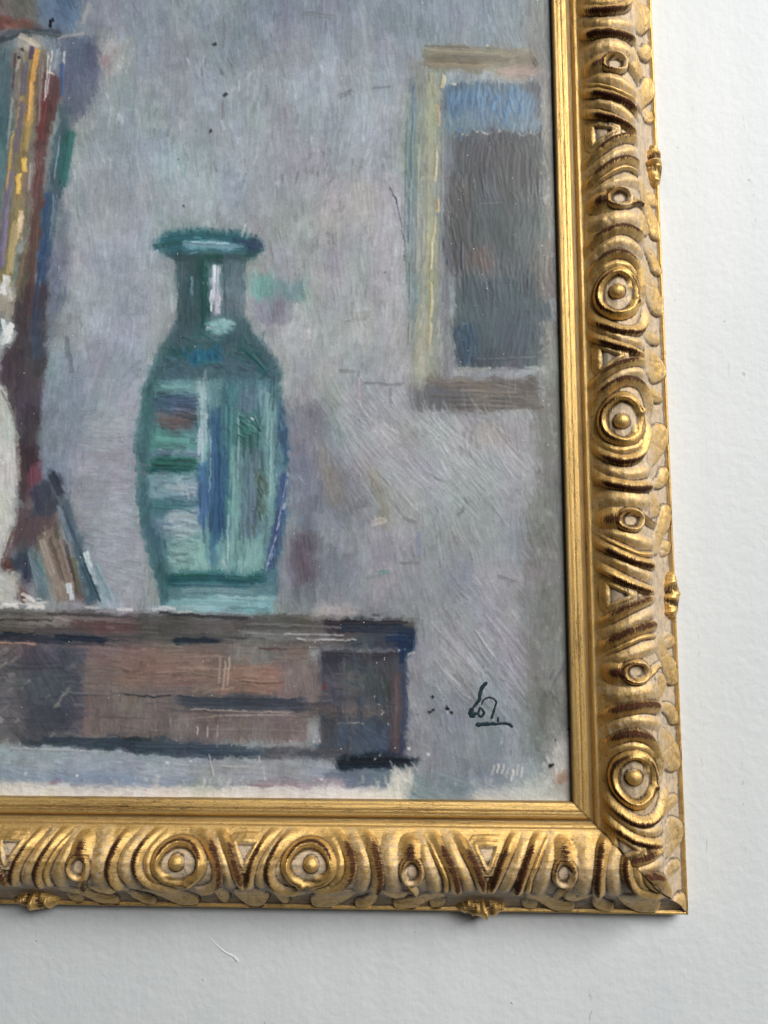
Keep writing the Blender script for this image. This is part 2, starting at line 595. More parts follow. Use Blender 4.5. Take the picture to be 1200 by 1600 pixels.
# shade between the white jug and the wall
TONE = np.array((1.12, 1.14, 1.10))
area((78, 70, 78), [(36, 450), (74, 440), (72, 560), (60, 680), (62, 720), (30, 760), (26, 660), (0, 600), (4, 540)], 6, 92)
area((70, 76, 94), [(44, 500), (70, 470), (70, 560), (50, 570)], 6, 95)
area((72, 60, 64), [(26, 690), (54, 690), (56, 730), (40, 790), (28, 780)], 5, 92)
area((112, 72, 84), [(48, 724), (60, 718), (66, 744), (54, 766), (44, 790), (42, 770)], 4, 95)
area((92, 74, 82), [(24, 790), (80, 780), (96, 830), (60, 850), (20, 860), (4, 880)], 8, 92)
area((68, 71, 88), [(50, 758), (78, 752), (92, 790), (84, 802), (46, 804)], 5, 92)
area((66, 74, 88), [(72, 742), (80, 734), (98, 750), (102, 776), (88, 776)], 5, 60)
area((60, 68, 86), [(6, 880), (46, 846), (56, 900), (40, 916), (14, 900)], 7, 95)
area((88, 60, 56), band([(2, 870), (14, 905), (44, 938)], 14), 4, 50)
area((96, 114, 126), [(44, 860), (60, 858), (84, 930), (60, 940)], 5, 72)
area((128, 114, 108), [(58, 836), (84, 820), (110, 880), (122, 938), (88, 938), (70, 890)], 5, 70)
area((92, 84, 82), band([(80, 810), (104, 870), (128, 940)], 12), 4, 70)
area((80, 98, 114), [(88, 776), (108, 780), (128, 850), (150, 936), (132, 946), (116, 870)], 5, 72)
area((66, 90, 104), [(120, 866), (134, 866), (156, 940), (140, 946)], 5, 72)
area((128, 148, 162), [(108, 800), (128, 850), (172, 930), (200, 945), (160, 948), (132, 870)], 7, 68)
# the white jug
TONE = np.array((0.96, 0.97, 0.96))
area((194, 195, 190), [(-200, 560), (2, 596), (18, 645), (27, 700), (27, 760), (20, 820), (8, 852), (0, 880), (-200, 900)], 4, 92)
area((160, 155, 145), rect(-200, 440, 24, 500), 6, 95)
area((204, 216, 216), [(-200, 500), (10, 505), (22, 505), (26, 520), (14, 538), (-200, 545)], 4, 120)
area((112, 128, 136), [(-200, 490), (4, 490), (8, 506), (2, 522), (-200, 530)], 4, 100)
area((198, 196, 188), rect(-200, 895, 30, 946), 8, 30)

# the vase
TONE = np.array((0.825, 0.865, 0.905))
body = [(276, 505), (250, 545), (231, 578), (222, 610), (215, 660), (213, 720), (217, 780), (224, 840), (236, 885), (250, 930), (258, 956),
        (424, 956), (430, 920), (438, 870), (446, 800), (449, 730), (446, 660), (438, 600), (424, 562), (396, 520), (384, 500)]
area((104, 146, 150), body, 4, 90)
area((88, 118, 122), [(276, 400), (384, 400), (382, 440), (376, 480), (388, 506), (430, 562), (440, 592), (330, 590), (232, 592), (246, 550), (276, 506), (279, 440)], 5, 92)
area((94, 122, 130), [(244, 560), (300, 566), (410, 560), (432, 582), (400, 590), (310, 588), (236, 592)], 5, 5)
area((60, 120, 126), [(238, 380), (256, 366), (300, 358), (370, 360), (408, 374), (412, 388), (398, 400), (360, 396), (270, 400), (250, 394)], 4, 2)
area((136, 176, 188), [(280, 384), (320, 374), (372, 380), (360, 390), (300, 392)], 5, 0)
area((58, 88, 114), [(372, 376), (402, 374), (411, 388), (396, 396)], 5, 10)
area((74, 100, 104), [(262, 392), (300, 396), (390, 394), (382, 408), (320, 410), (276, 408)], 4, 2)
area((80, 106, 109), rect(277, 412, 312, 500), 5, 92)
area((42, 104, 98), [(312, 408), (322, 406), (320, 512), (313, 512)], 4, 92)
area((118, 132, 138), rect(350, 410, 380, 488), 6, 92)
area((200, 202, 206), [(326, 414), (344, 412), (342, 440), (345, 492), (332, 492), (326, 450)], 4, 92)
area((152, 192, 186), [(320, 498), (360, 496), (366, 516), (330, 518)], 4, 5)
area((48, 124, 146), [(282, 550), (310, 546), (344, 544), (342, 566), (300, 572)], 4, 85)
area((50, 110, 108), [(258, 548), (300, 540), (290, 556), (266, 560)], 4, 5)
area((50, 112, 112), band([(376, 545), (400, 560), (416, 586)], 14), 4, 50)
area((86, 126, 128), [(222, 600), (238, 596), (232, 680), (236, 800), (258, 880), (262, 940), (250, 930), (230, 860), (216, 780), (214, 690)], 4, 92)
area((126, 172, 166), rect(244, 596, 306, 616), 4, 5)
area((104, 128, 146), rect(238, 617, 312, 642), 4, 5)
area((132, 128, 136), rect(240, 640, 310, 652), 4, 5)
area((134, 120, 118), [(246, 648), (300, 646), (298, 664), (270, 674), (250, 664)], 4, 5)
area((110, 165, 154), [(238, 678), (304, 672), (308, 704), (234, 706)], 5, 5)
area((126, 148, 166), rect(232, 704, 312, 714), 3, 5)
area((54, 122, 110), [(228, 724), (250, 714), (308, 714), (312, 726), (280, 738), (228, 740)], 4, 4)
area((150, 182, 186), rect(232, 740, 312, 780), 5, 4)
area((190, 206, 208), [(278, 752), (306, 750), (306, 776), (280, 778)], 5, 90)
area((96, 148, 148), [(236, 780), (290, 780), (296, 800), (240, 806)], 5, 4)
area((188, 206, 202), [(262, 800), (314, 790), (318, 830), (290, 846), (250, 834)], 6, 4)
area((132, 156, 166), [(244, 812), (272, 816), (270, 840), (246, 836)], 5, 4)
area((164, 202, 190), [(262, 846), (326, 836), (330, 892), (264, 890)], 7, 92)
area((176, 206, 202), rect(309, 592, 324, 720), 4, 90)
area((122, 164, 166), rect(326, 590, 346, 660), 4, 90)
area((78, 120, 154), [(326, 640), (352, 640), (356, 740), (350, 880), (332, 884), (326, 800), (330, 720)], 4, 90)
area((94, 138, 180), [(308, 730), (322, 716), (326, 760), (322, 830), (312, 820)], 4, 90)
area((94, 146, 150), rect(346, 596, 366, 700), 5, 90)
area((140, 186, 178), rect(358, 700, 378, 885), 5, 90)
area((118, 142, 152), rect(374, 600, 404, 880), 6, 90)
area((84, 142, 134), [(366, 650), (400, 640), (412, 660), (404, 694), (380, 700), (368, 680)], 5, 40)
area((138, 178, 174), [(404, 610), (428, 610), (436, 700), (430, 820), (410, 880), (396, 880), (412, 780), (414, 700)], 6, 92)
area((104, 128, 112), [(400, 740), (416, 740), (414, 800), (404, 806), (410, 770)], 4, 92)
area((150, 196, 184), rect(340, 840, 410, 896), 8, 90)
area((80, 112, 138), [(430, 600), (444, 640), (449, 720), (440, 730), (436, 650)], 4, 92)
area((84, 104, 146), [(440, 740), (449, 740), (446, 800), (432, 870), (416, 896), (414, 880), (430, 810)], 4, 98)
area((48, 112, 116), [(258, 898), (330, 894), (414, 896), (412, 912), (340, 918), (262, 916)], 4, 2)
area((118, 152, 154), rect(262, 914, 426, 934), 5, 2)
area((156, 200, 196), [(262, 934), (428, 930), (428, 956), (260, 958)], 5, 2)
area((190, 192, 194), rect(244, 946, 282, 958), 4, 2)

# the chest
TONE = np.array((0.94, 0.95, 0.96))
area((104, 99, 95), [(-200, 948), (240, 956), (450, 960), (648, 968), (650, 1006), (640, 1012), (-200, 1008)], 4, 1)
area((140, 134, 126), [(-200, 962), (120, 962), (200, 966), (120, 974), (-200, 974)], 4, 1)
area((112, 88, 80), rect(120, 970, 220, 986), 5, 1)
area((128, 124, 122), rect(380, 984, 520, 1004), 6, 1)
area((70, 62, 66), [(500, 966), (610, 976), (600, 990), (508, 988)], 4, 6)
area((44, 62, 80), [(530, 964), (640, 976), (650, 990), (646, 1010), (600, 1006), (610, 982), (540, 974)], 4, 4)
area((76, 84, 96), [(560, 988), (640, 990), (640, 1010), (540, 1012)], 5, 4)
area((20, 60, 98), [(622, 982), (650, 984), (650, 1006), (632, 1034), (622, 1030)], 4, 92)
area((42, 58, 74), [(-200, 994), (170, 994), (172, 1002), (-200, 1002)], 3, 1)
area((42, 58, 74), [(268, 998), (340, 996), (342, 1004), (270, 1006)], 3, 1)
area((136, 118, 110), rect(-200, 1006, 480, 1160), 5, 1)
area((112, 109, 112), rect(-200, 1006, 130, 1158), 10, 40)
area((92, 94, 103), [(36, 1010), (128, 1010), (126, 1120), (100, 1150), (40, 1140)], 10, 60)
area((146, 118, 106), rect(185, 1014, 330, 1070), 12, 1)
area((160, 128, 113), [(350, 1036), (452, 1036), (452, 1082), (345, 1084)], 6, 1)
area((134, 128, 124), rect(360, 1008, 452, 1036), 7, 90)
area((136, 125, 119), rect(440, 1030, 506, 1110), 7, 88)
area((128, 116, 110), rect(140, 1080, 280, 1158), 10, 90)
area((84, 90, 101), [(268, 1088), (350, 1086), (476, 1092), (476, 1112), (330, 1112), (290, 1106)], 3, 1)
area((134, 120, 117), rect(275, 1116, 480, 1160), 5, 90)
area((83, 87, 94), rect(500, 1020, 632, 1182), 6, 90)
area((74, 72, 82), [(498, 1016), (630, 1016), (630, 1032), (500, 1034)], 5, 2)
area((100, 96, 100), rect(505, 1050, 570, 1100), 10, 20)
area((112, 104, 102), rect(480, 1098, 600, 1118), 6, 2)
area((84, 98, 114), rect(530, 1130, 606, 1178), 8, 40)
area((98, 86, 90), rect(610, 1050, 628, 1182), 4, 90)
area((66, 80, 104), rect(626, 1030, 634, 1180), 3, 90)
area((74, 87, 100), [(30, 1156), (180, 1152), (300, 1156), (410, 1172), (420, 1182), (330, 1186), (120, 1168), (30, 1164)], 3, 3)
area((96, 100, 106), rect(400, 1168, 540, 1186), 5, 1)
area((22, 44, 58), [(526, 1184), (560, 1176), (650, 1182), (652, 1192), (600, 1202), (540, 1206), (524, 1196)], 4, 4)
# floor and bare ground below
TONE = np.ones(3)
area((154, 165, 175), [(-200, 1164), (60, 1166), (180, 1174), (330, 1188), (400, 1188), (520, 1190), (520, 1222), (-200, 1216)], 4, 2)
area((140, 156, 171), [(-200, 1196), (120, 1206), (300, 1214), (320, 1224), (200, 1230), (-200, 1222)], 5, 4)
area((150, 154, 156), rect(300, 1190, 480, 1216), 7, 2)
area((106, 121, 134), [(500, 1204), (650, 1204), (640, 1222), (600, 1232), (510, 1226)], 6, 3)
area((158, 148, 152), rect(400, 1216, 540, 1232), 4, 2)
area((214, 209, 197), [(-200, 1222), (60, 1222), (160, 1228), (330, 1230), (500, 1228), (560, 1232), (610, 1230), (640, 1240), (640, 1265), (-200, 1265)], 3, 2)
area((206, 202, 190), rect(612, 1204, 645, 1250), 6, 60)
area((132, 144, 150), [(640, 1214), (760, 1216), (830, 1224), (740, 1240), (700, 1265), (632, 1265)], 8, 20)
area((186, 186, 177), [(740, 1236), (860, 1214), (905, 1200), (905, 1265), (730, 1265)], 8, 30)
area((172, 170, 160), [(862, 1160), (905, 1150), (905, 1260), (850, 1240)], 10, 60)
area((166, 136, 116), [(866, 1208), (884, 1204), (886, 1222), (870, 1226)], 3)

angm += (fnoise(RX.shape, 22, 22, 2) - 0.5) * 44
# edges wander: nothing in the picture is ruled
wy = (fnoise(RX.shape, 9, 9, 3) - 0.5) * 10 / RS
wx_ = (fnoise(RX.shape, 9, 9, 3) - 0.5) * 10 / RS
ii, jj = np.meshgrid(np.arange(RX.shape[0]), np.arange(RX.shape[1]), indexing='ij')
ref = ref[np.clip((ii + wy).round().astype(int), 0, RX.shape[0] - 1), np.clip((jj + wx_).round().astype(int), 0, RX.shape[1] - 1)]
lum = ref @ np.array((0.3, 0.59, 0.11))
ref = lum[..., None] + (ref - lum[..., None]) * 0.80
ref += (np.stack([fnoise(RX.shape, 26, 26, 3)] * 3, -1) - 0.5) * 0.075
ref += (np.stack([fnoise(RX.shape, 11, 7, 3)] * 3, -1) - 0.5) * 0.095
ref += (np.stack([fnoise(RX.shape, 22, 16, 2) for _ in range(3)], -1) - 0.5) * 0.035
ref = np.clip(ref, 0.02, 0.98)

paint = np.zeros((NYp, NXp, 3))
paint[:] = np.array((190, 184, 170)) / 255
thick = (fnoise(paint.shape[:2], 2.4, 2.4, 2) - 0.5) * 0.10      # canvas tooth (mm)
prng = np.random.default_rng(11)
BR = prng.random(4096)
BR = (BR + np.roll(BR, 1) * 0.5) / 1.5


def stroke(x, y, ang, L, w, col, op=1.0, bend=0.0, dry=0.35, body_=1.0, var=0.045):
    """one loaded brush mark: bristle streaks along it, ragged ends, a lip of paint at the sides"""
    a = math.radians(ang)
    ca, sa = math.cos(a), math.sin(a)
    r = L / 2 + w
    hw = abs(ca) * (L / 2 + 3) + abs(sa) * (w / 2 + 3 + abs(bend))
    hh = abs(sa) * (L / 2 + 3) + abs(ca) * (w / 2 + 3 + abs(bend))
    j0, j1 = max(int((x - hw - PX0) / STEP), 0), min(int((x + hw - PX0) / STEP) + 2, NXp)
    i0, i1 = max(int((y - hh - PY0) / STEP), 0), min(int((y + hh - PY0) / STEP) + 2, NYp)
    if j1 - j0 < 2 or i1 - i0 < 2:
        return
    X = gx[j0:j1][None] - x
    Y = gy[i0:i1][:, None] - y
    s = X * ca + Y * sa
    t = -X * sa + Y * ca
    u = s / (L / 2)
    if bend:
        t = t - bend * (u * u - 0.33)
    o = prng.integers(0, 3900)
    tb = (t + w) / prng.choice([1.5, 2.0, 2.8, 3.8])
    k = np.clip(tb.astype(int), 0, 180)
    f = np.clip(tb - k, 0, 1)
    b = BR[o + k] * (1 - f) + BR[o + k + 1] * f
    b2 = BR[4000 - o % 3000 - k]
    side = np.clip((w / 2 - np.abs(t)) / 1.5 + 0.35, 0, 1)
    end = np.clip((1 - np.abs(u) - 0.45 * dry * b2 * (u > 0) - 0.18 * b2 * (u <= 0)) * L / 2 / 2.6, 0, 1)
    al = side * end * op
    al = al * (1 - dry * smooth(0.45, 0.85, b2) * smooth(-0.6, 0.9, u))
    c = np.array(col) / 255 if max(col) > 1.5 else np.array(col)
    cc = c * (1 + var * 2.4 * (b - 0.5))[..., None]
    sl = (slice(i0, i1), slice(j0, j1))
    paint[sl] = paint[sl] * (1 - al[..., None]) + cc * al[..., None]
    lip = np.exp(-((np.abs(t) - w / 2 + 0.8) / 1.0) ** 2)
    hnew = body_ * (0.33 * b + 0.16 * lip)
    thick[sl] = thick[sl] * (1 - 0.8 * al) + hnew * al


def ref_at(x, y):
    i = min(max(int((y - PY0) / RS), 0), ref.shape[0] - 1)
    j = min(max(int((x - PX0) / RS), 0), ref.shape[1] - 1)
    return ref[i, j], angm[i, j]


def paint_layer(w, aspect, thr, tol, jit, op, dry, everywhere, body_):
    sp = w * (0.62 if everywhere else 0.72)
    pts = []
    for yy in np.arange(PY0, PY1, sp):
        for xx in np.arange(PX0, PX1, sp):
            pts.append((xx, yy))
    pts = np.array(pts) + prng.uniform(-sp / 2, sp / 2, (len(pts), 2))
    prng.shuffle(pts)
    rnd = prng.random((len(pts), 4))
    for (x, y), rr4 in zip(pts, rnd):
        if not everywhere and (x < -40 or y < -40):
            continue
        c, an = ref_at(x, y)
        if not everywhere:
            i = min(max(int((y - PY0) / STEP), 1), NYp - 2)
            j = min(max(int((x - PX0) / STEP), 1), NXp - 2)
            e = np.abs(paint[i - 1:i + 2, j - 1:j + 2].mean((0, 1)) - c).max()
            if e < thr:
                continue
        an = an + (rr4[0] - 0.5) * jit
        a = math.radians(an)
        L = [0, 0]
        for d in (0, 1):
            sgn = 1 if d else -1
            for stp in range(1, 7):
                q = stp * w * aspect / 12
                cc, _ = ref_at(x + sgn * q * math.cos(a), y + sgn * q * math.sin(a))
                if np.abs(cc - c).max() > tol:
                    break
                L[d] = q
        LL = max(L[0] + L[1], w * 0.9)
        mx = (L[1] - L[0]) / 2
        g = 1 + (rr4[1] - 0.5) * 0.05
        stroke(x + mx * math.cos(a), y + mx * math.sin(a), an + (180 if rr4[2] > 0.5 else 0), LL, w * (0.75 + 0.5 * rr4[3]), c * g, op,
               bend=(rr4[2] - 0.5) * w * 0.5, dry=dry, body_=body_)


paint_layer(26, 3.6, 0, 0.08, 16, 0.95, 0.25, True, 0.45)
paint_layer(13, 4.2, 0.026, 0.07, 14, 0.85, 0.45, False, 0.6)
paint_layer(7.5, 4.5, 0.026, 0.07, 12, 0.85, 0.45, False, 0.6)
paint_layer(4.2, 5.0, 0.036, 0.08, 12, 0.9, 0.4, False, 0.7)

def S(x, y, a, L, w, c, *r, **k):
    c = np.array(c, float)
    c = c / 255 if c.max() > 1.5 else c
    c = c * TONE
    lm = float(c @ np.array((0.3, 0.59, 0.11)))
    stroke(x, y, a, L, w, np.clip(lm + (c - lm) * 0.76, 0.01, 1), *r, **{'var': 0.13, **k})


# drawing marks of the picture at the right
TONE = np.array((0.90, 0.93, 0.93))
S(726, 80, 3, 130, 9, (150, 140, 118), 0.8, dry=0.5)
S(760, 92, 3, 160, 8, (122, 112, 95), 0.7, dry=0.6)
S(720, 103, 2, 110, 7, (158, 136, 108), 0.6, dry=0.6)
S(806, 112, 2, 70, 9, (172, 145, 133), 0.8, dry=0.5)
S(836, 96, 60, 22, 7, (96, 84, 76), 0.8)
S(698, 73, 2, 80, 4, (112, 102, 88), 0.7)
for (x0, y0, L, w, c) in ((646, 170, 80, 3, (78, 112, 152)), (643, 240, 90, 2.4, (84, 118, 150)), (640, 330, 120, 3, (96, 122, 140)), (634, 300, 260, 2, (110, 124, 128)), (652, 330, 220, 3, (162, 164, 152)), (660, 420, 180, 4, (158, 158, 146)),
                          (690, 300, 200, 3, (150, 148, 146)), (668, 300, 240, 3, (168, 164, 142)), (640, 480, 160, 3, (128, 132, 132))):
    S(x0, y0, 91, L, w, c, 0.75, bend=prng.normal(0, 1.5), dry=0.5, body_=1.3)
for (x0, y0, L, w, a) in ((692, 128, 26, 6, 100), (684, 180, 40, 4, 84), (681, 255, 66, 3.4, 92), (683, 322, 26, 5, 88), (678, 358, 46, 3.4, 98), (674, 400, 50, 3.4, 92), (674, 470, 60, 4, 91), (671, 520, 40, 4, 94)):
    S(x0, y0, a, L, w, (206, 184, 134), 0.9, bend=2, dry=0.3, body_=1.7)
S(685, 178, 86, 34, 3, (188, 142, 92), 0.9, body_=1.5)
S(683, 318, 88, 22, 4, (206, 164, 108), 0.9, body_=1.5)
for _ in range(26):
    S(prng.uniform(700, 815), prng.uniform(138, 188), prng.normal(90, 14), prng.uniform(14, 34), prng.uniform(3, 6), [(78, 122, 168), (96, 138, 178), (112, 136, 150), (84, 116, 150)][prng.integers(4)], 0.7, dry=0.5, body_=1.2)
S(719, 210, 90, 26, 6, (86, 124, 164), 0.8)
for _ in range(16):
    S(prng.uniform(706, 846), prng.uniform(206, 216), 90, prng.uniform(10, 26), 4, (84, 82, 90), 0.7, dry=0.5)
S(765, 318, 176, 46, 2.2, (128, 130, 130), 0.7, dry=0.5)
S(722, 400, 90, 50, 3, (52, 66, 92), 0.8)
S(699, 404, 90, 22, 3, (48, 66, 92), 0.8)
for _ in range(14):
    S(prng.uniform(714, 742), prng.uniform(512, 566), 92, prng.uniform(14, 30), 4, [(40, 80, 106), (66, 100, 116), (54, 84, 104)][prng.integers(3)], 0.7, dry=0.5)
S(790, 560, 178, 110, 2.4, (132, 134, 130), 0.6, dry=0.6)
S(740, 577, 2, 60, 5, (172, 166, 152), 0.7, dry=0.7)
for y in (596, 604, 612, 620, 628, 635):
    S(prng.uniform(730, 770), y, prng.normal(1.5, 1), prng.uniform(90, 170), 4, [(128, 112, 102), (104, 94, 90), (148, 134, 120)][prng.integers(3)], 0.7, dry=0.7)
for _ in range(22):
    S(prng.uniform(640, 830), prng.uniform(588, 640), 90, prng.uniform(16, 34), 2, (150, 142, 130), 0.4, dry=0.6)
for _ in range(70):
    S(prng.uniform(842, 874), prng.uniform(90, 720), prng.normal(95, 40), prng.uniform(6, 20), prng.uniform(3, 7), (176, 169, 158), 0.42, dry=0.9)
for _ in range(50):
    S(prng.uniform(838, 882), prng.uniform(680, 1190), prng.normal(90, 25), prng.uniform(8, 26), prng.uniform(3, 8), [(160, 157, 148), (112, 108, 102), (148, 150, 146)][prng.integers(3)], 0.38, dry=0.9)
# the thin dark scratch line
TONE = np.ones(3)
S(615, 306, 64, 34, 3, (52, 70, 84), 0.9)
S(627, 350, 78, 66, 2.2, (66, 82, 96), 0.75)
S(635, 420, 86, 100, 2, (104, 112, 118), 0.6, dry=0.6)
# scratchy grey marks on the wall
for (x, y, a, L, w, c) in ((500, 24, 8, 60, 8, (104, 116, 118)), (540, 147, 150, 26, 8, (112, 118, 124)), (596, 137, 176, 34, 5, (118, 124, 130)), (350, 52, 92, 60, 4, (122, 122, 124)), (348, 180, 92, 60, 4, (132, 126, 128)), (292, 150, 92, 50, 4, (142, 134, 136)),
                          (262, 166, 92, 60, 3, (136, 132, 136)), (108, 555, 80, 70, 8, (112, 122, 134)), (560, 492, 176, 44, 12, (142, 142, 138)), (556, 500, 176, 44, 3, (124, 124, 122)), (600, 600, 2, 70, 5, (124, 126, 128)), (545, 580, 0, 40, 7, (138, 136, 136)),
                          (560, 610, 88, 50, 4, (152, 138, 140)), (610, 622, 90, 40, 6, (122, 130, 132)), (560, 790, 160, 34, 10, (116, 118, 126)), (720, 800, 130, 24, 6, (110, 112, 112)), (655, 850, 90, 44, 7, (112, 122, 148)), (600, 894, 176, 24, 8, (84, 132, 122)), (580, 900, 176, 40, 6, (128, 138, 134)), (640, 880, 5, 40, 5, (122, 120, 118)),
                          (640, 812, 20, 30, 6, (108, 112, 112)), (730, 785, 60, 24, 5, (112, 110, 112)), (680, 745, 30, 36, 4, (122, 122, 122)), (793, 905, 20, 40, 6, (118, 118, 118)), (870, 1060, 118, 70, 4, (112, 114, 122)), (592, 815, 160, 30, 10, (192, 184, 170))):
    S(x, y, a, L, w, c, 0.6, dry=0.75)
for _ in range(120):
    x, y = prng.uniform(520, 800), prng.uniform(650, 800)
    S(x, y, 52 + prng.normal(0, 6), prng.uniform(40, 110), prng.uniform(3, 6), np.array(ref_at(x, y)[0]) * prng.uniform(0.97, 1.06), 0.4, bend=prng.normal(-4, 3), dry=0.5, body_=1.2)
for _ in range(70):
    x, y = prng.uniform(690, 820), prng.uniform(990, 1110)
    S(x, y, 52 + prng.normal(0, 5), prng.uniform(40, 90), prng.uniform(3, 5), np.array(ref_at(x, y)[0]) * prng.uniform(0.95, 1.08), 0.5, bend=prng.normal(-3, 2), dry=0.5, body_=1.5)
for k in range(7):
    S(770 + k * 7.5, 1206 + prng.normal(0, 3), 100, 22, 4, (196, 192, 182), 0.7, dry=0.6)
# leaning frame: streaks of gold, mauve, maroon
for (x0, y0, x1, y1, w, c, o) in (
        (57, 78, 50, 130, 8, (206, 150, 78), .95), (50, 130, 44, 200, 8, (204, 152, 84), .9), (44, 190, 40, 236, 8, (176, 148, 90), .8), (39, 250, 38, 268, 9, (230, 180, 84), 1), (31, 272, 29, 302, 8, (226, 176, 84), .95), (33, 328, 28, 376, 9, (230, 200, 158), .95),
        (24, 345, 14, 430, 12, (176, 158, 112), .85), (22, 205, 10, 300, 6, (170, 138, 84), .85), (34, 150, 24, 200, 5, (166, 140, 92), .8), (51, 74, 48, 92, 8, (92, 78, 104), .9), (42, 96, 36, 148, 9, (112, 104, 116), .9), (34, 160, 27, 240, 9, (112, 102, 112), .85),
        (20, 270, 10, 320, 7, (124, 114, 138), .9), (10, 320, 2, 420, 9, (126, 118, 146), .9), (24, 84, 20, 140, 4, (96, 78, 84), .8), (30, 90, 26, 110, 5, (158, 148, 136), .7), (19, 150, 12, 240, 5, (142, 150, 146), .7), (66, 90, 60, 200, 5, (140, 124, 116), .7),
        (76, 84, 68, 160, 3, (196, 188, 182), .7), (81, 78, 74, 150, 2.6, (206, 206, 204), .7), (92, 76, 86, 110, 4, (150, 164, 176), .7), (100, 80, 99, 100, 3, (200, 206, 210), .7), (88, 118, 84, 190, 8, (104, 76, 78), .7), (96, 100, 98, 150, 7, (74, 96, 134), .8),
        (70, 160, 62, 220, 7, (120, 66, 70), .8), (62, 240, 58, 330, 9, (108, 78, 76), .8), (58, 330, 50, 420, 9, (112, 88, 78), .75), (92, 210, 86, 280, 2, (176, 192, 196), .6), (86, 300, 78, 380, 2, (150, 168, 180), .6), (112, 205, 100, 290, 10, (62, 112, 110), .8),
        (74, 300, 66, 400, 6, (58, 84, 122), .7), (48, 255, 46, 300, 6, (172, 164, 152), .6), (46, 300, 42, 350, 6, (120, 112, 100), .7), (42, 380, 28, 450, 8, (120, 104, 84), .7), (52, 430, 40, 520, 7, (88, 72, 74), .8), (64, 410, 54, 500, 6, (66, 82, 112), .7),
        (12, 432, 6, 460, 12, (206, 206, 204), .9), (14, 450, 18, 470, 8, (190, 186, 178), .8), (4, 500, 14, 534, 8, (212, 222, 222), .9), (18, 505, 6, 538, 9, (216, 224, 222), .9)):
    L = math.hypot(x1 - x0, y1 - y0)
    a0 = math.degrees(math.atan2(y1 - y0, x1 - x0))
    for k in range(2):
        S((x0 + x1) / 2 + prng.normal(0, .6), (y0 + y1) / 2, a0 + prng.normal(0, 1.5), L + 8, w * (1 if k == 0 else .5), np.clip(np.array(c) * (1 if k == 0 else 1.08), 0, 255), o, dry=0.5, body_=1.3)
# top left corner marks
S(80, 37, 96, 14, 6, (22, 22, 26), 0.95, body_=2)
S(84, 32, 80, 8, 4, (26, 26, 30), 0.9)
S(34, 78, 80, 10, 6, (60, 34, 36), 0.9)
S(30, 90, 80, 7, 5, (44, 28, 30), 0.9)
S(20, 58, 160, 50, 5, (64, 74, 86), 0.8)
S(70, 52, 8, 60, 4, (92, 104, 110), 0.8)
S(46, 64, 30, 40, 8, (188, 176, 158), 0.7, dry=0.7)
S(110, 56, 168, 50, 5, (172, 168, 158), 0.6, dry=0.7)
S(135, 22, 110, 40, 9, (170, 168, 158), 0.5, dry=0.7)
for (x, y, r) in ((336, 69, 5), (352, 148, 6), (330, 206, 5), (280, 250, 2.5), (288, 321, 3.5), (278, 155, 2.5), (412, 103, 2), (568, 300, 2), (602, 425, 3), (690, 160, 2), (686, 683, 2.5)):
    S(x, y, 140, r * 1.8, r, (52, 48, 52), 0.85, body_=1.5)
# foot of the leaning frame
for (x0, y0, x1, y1, w, c, o) in ((90, 790, 112, 850, 6, (106, 124, 140), .8), (98, 790, 130, 870, 5, (70, 88, 104), .8), (64, 842, 82, 900, 9, (158, 146, 134), .85), (76, 836, 100, 910, 8, (116, 100, 94), .8), (92, 838, 118, 930, 6, (146, 128, 122), .75), (104, 850, 122, 930, 5, (96, 84, 80), .8),
                                  (114, 868, 126, 930, 6, (104, 112, 84), .7), (134, 862, 140, 886, 9, (190, 206, 210), .95), (140, 886, 150, 912, 7, (182, 198, 206), .9), (107, 912, 109, 926, 11, (190, 204, 208), .95), (112, 928, 112, 938, 8, (176, 190, 196), .9), (46, 862, 60, 920, 7, (120, 138, 146), .7),
                                  (54, 870, 72, 900, 5, (86, 128, 128), .6), (130, 880, 156, 942, 8, (60, 84, 100), .8), (148, 880, 176, 940, 4, (120, 152, 164), .7), (52, 768, 66, 798, 12, (72, 72, 92), .7), (80, 738, 96, 772, 12, (60, 68, 82), .8), (50, 730, 52, 760, 8, (122, 76, 90), .8),
                                  (24, 630, 28, 760, 3, (150, 132, 110), .6), (2, 610, 22, 650, 3, (110, 98, 92), .6), (20, 830, 6, 870, 4, (120, 84, 70), .7)):
    L = math.hypot(x1 - x0, y1 - y0)
    S((x0 + x1) / 2, (y0 + y1) / 2, math.degrees(math.atan2(y1 - y0, x1 - x0)), L + 6, w, c, o, dry=0.4, body_=1.5)
for _ in range(18):
    S(prng.uniform(0, 70), prng.uniform(932, 950), prng.normal(5, 15), prng.uniform(14, 40), prng.uniform(3, 6), (214, 212, 204), 0.7, dry=0.8, body_=1.6)
for (x, y) in ((145, 950), (195, 952), (262, 950), (290, 956), (250, 954)):
    S(x, y, 4, 30, 5, (196, 196, 194), 0.7, dry=0.8, body_=1.6)
# vase: rim, highlights, streaks
TONE = np.array((0.83, 0.87, 0.905))
for _ in range(34):
    x = prng.uniform(246, 404)
    yy = 364 + abs(x - 325) * 0.10
    S(x, yy + prng.uniform(-8, 1), 78 + prng.normal(0, 8), prng.uniform(6, 12), 2.4, [(56, 104, 108), (84, 124, 126), (60, 112, 118)][prng.integers(3)], 0.75, dry=0.7)
S(322, 372, 1, 150, 8, (54, 116, 124), 0.85, bend=6)
S(335, 383, 2, 110, 7, (142, 182, 194), 0.85, bend=-3, dry=0.5)
S(330, 380, 1, 70, 3, (190, 214, 220), 0.7, dry=0.6)
S(385, 380, 12, 52, 9, (58, 86, 112), 0.8)
S(262, 382, 170, 50, 9, (50, 120, 118), 0.85)
S(395, 396, 160, 34, 5, (40, 104, 104), 0.8)
S(335, 401, 0, 34, 7, (34, 110, 92), 0.9)
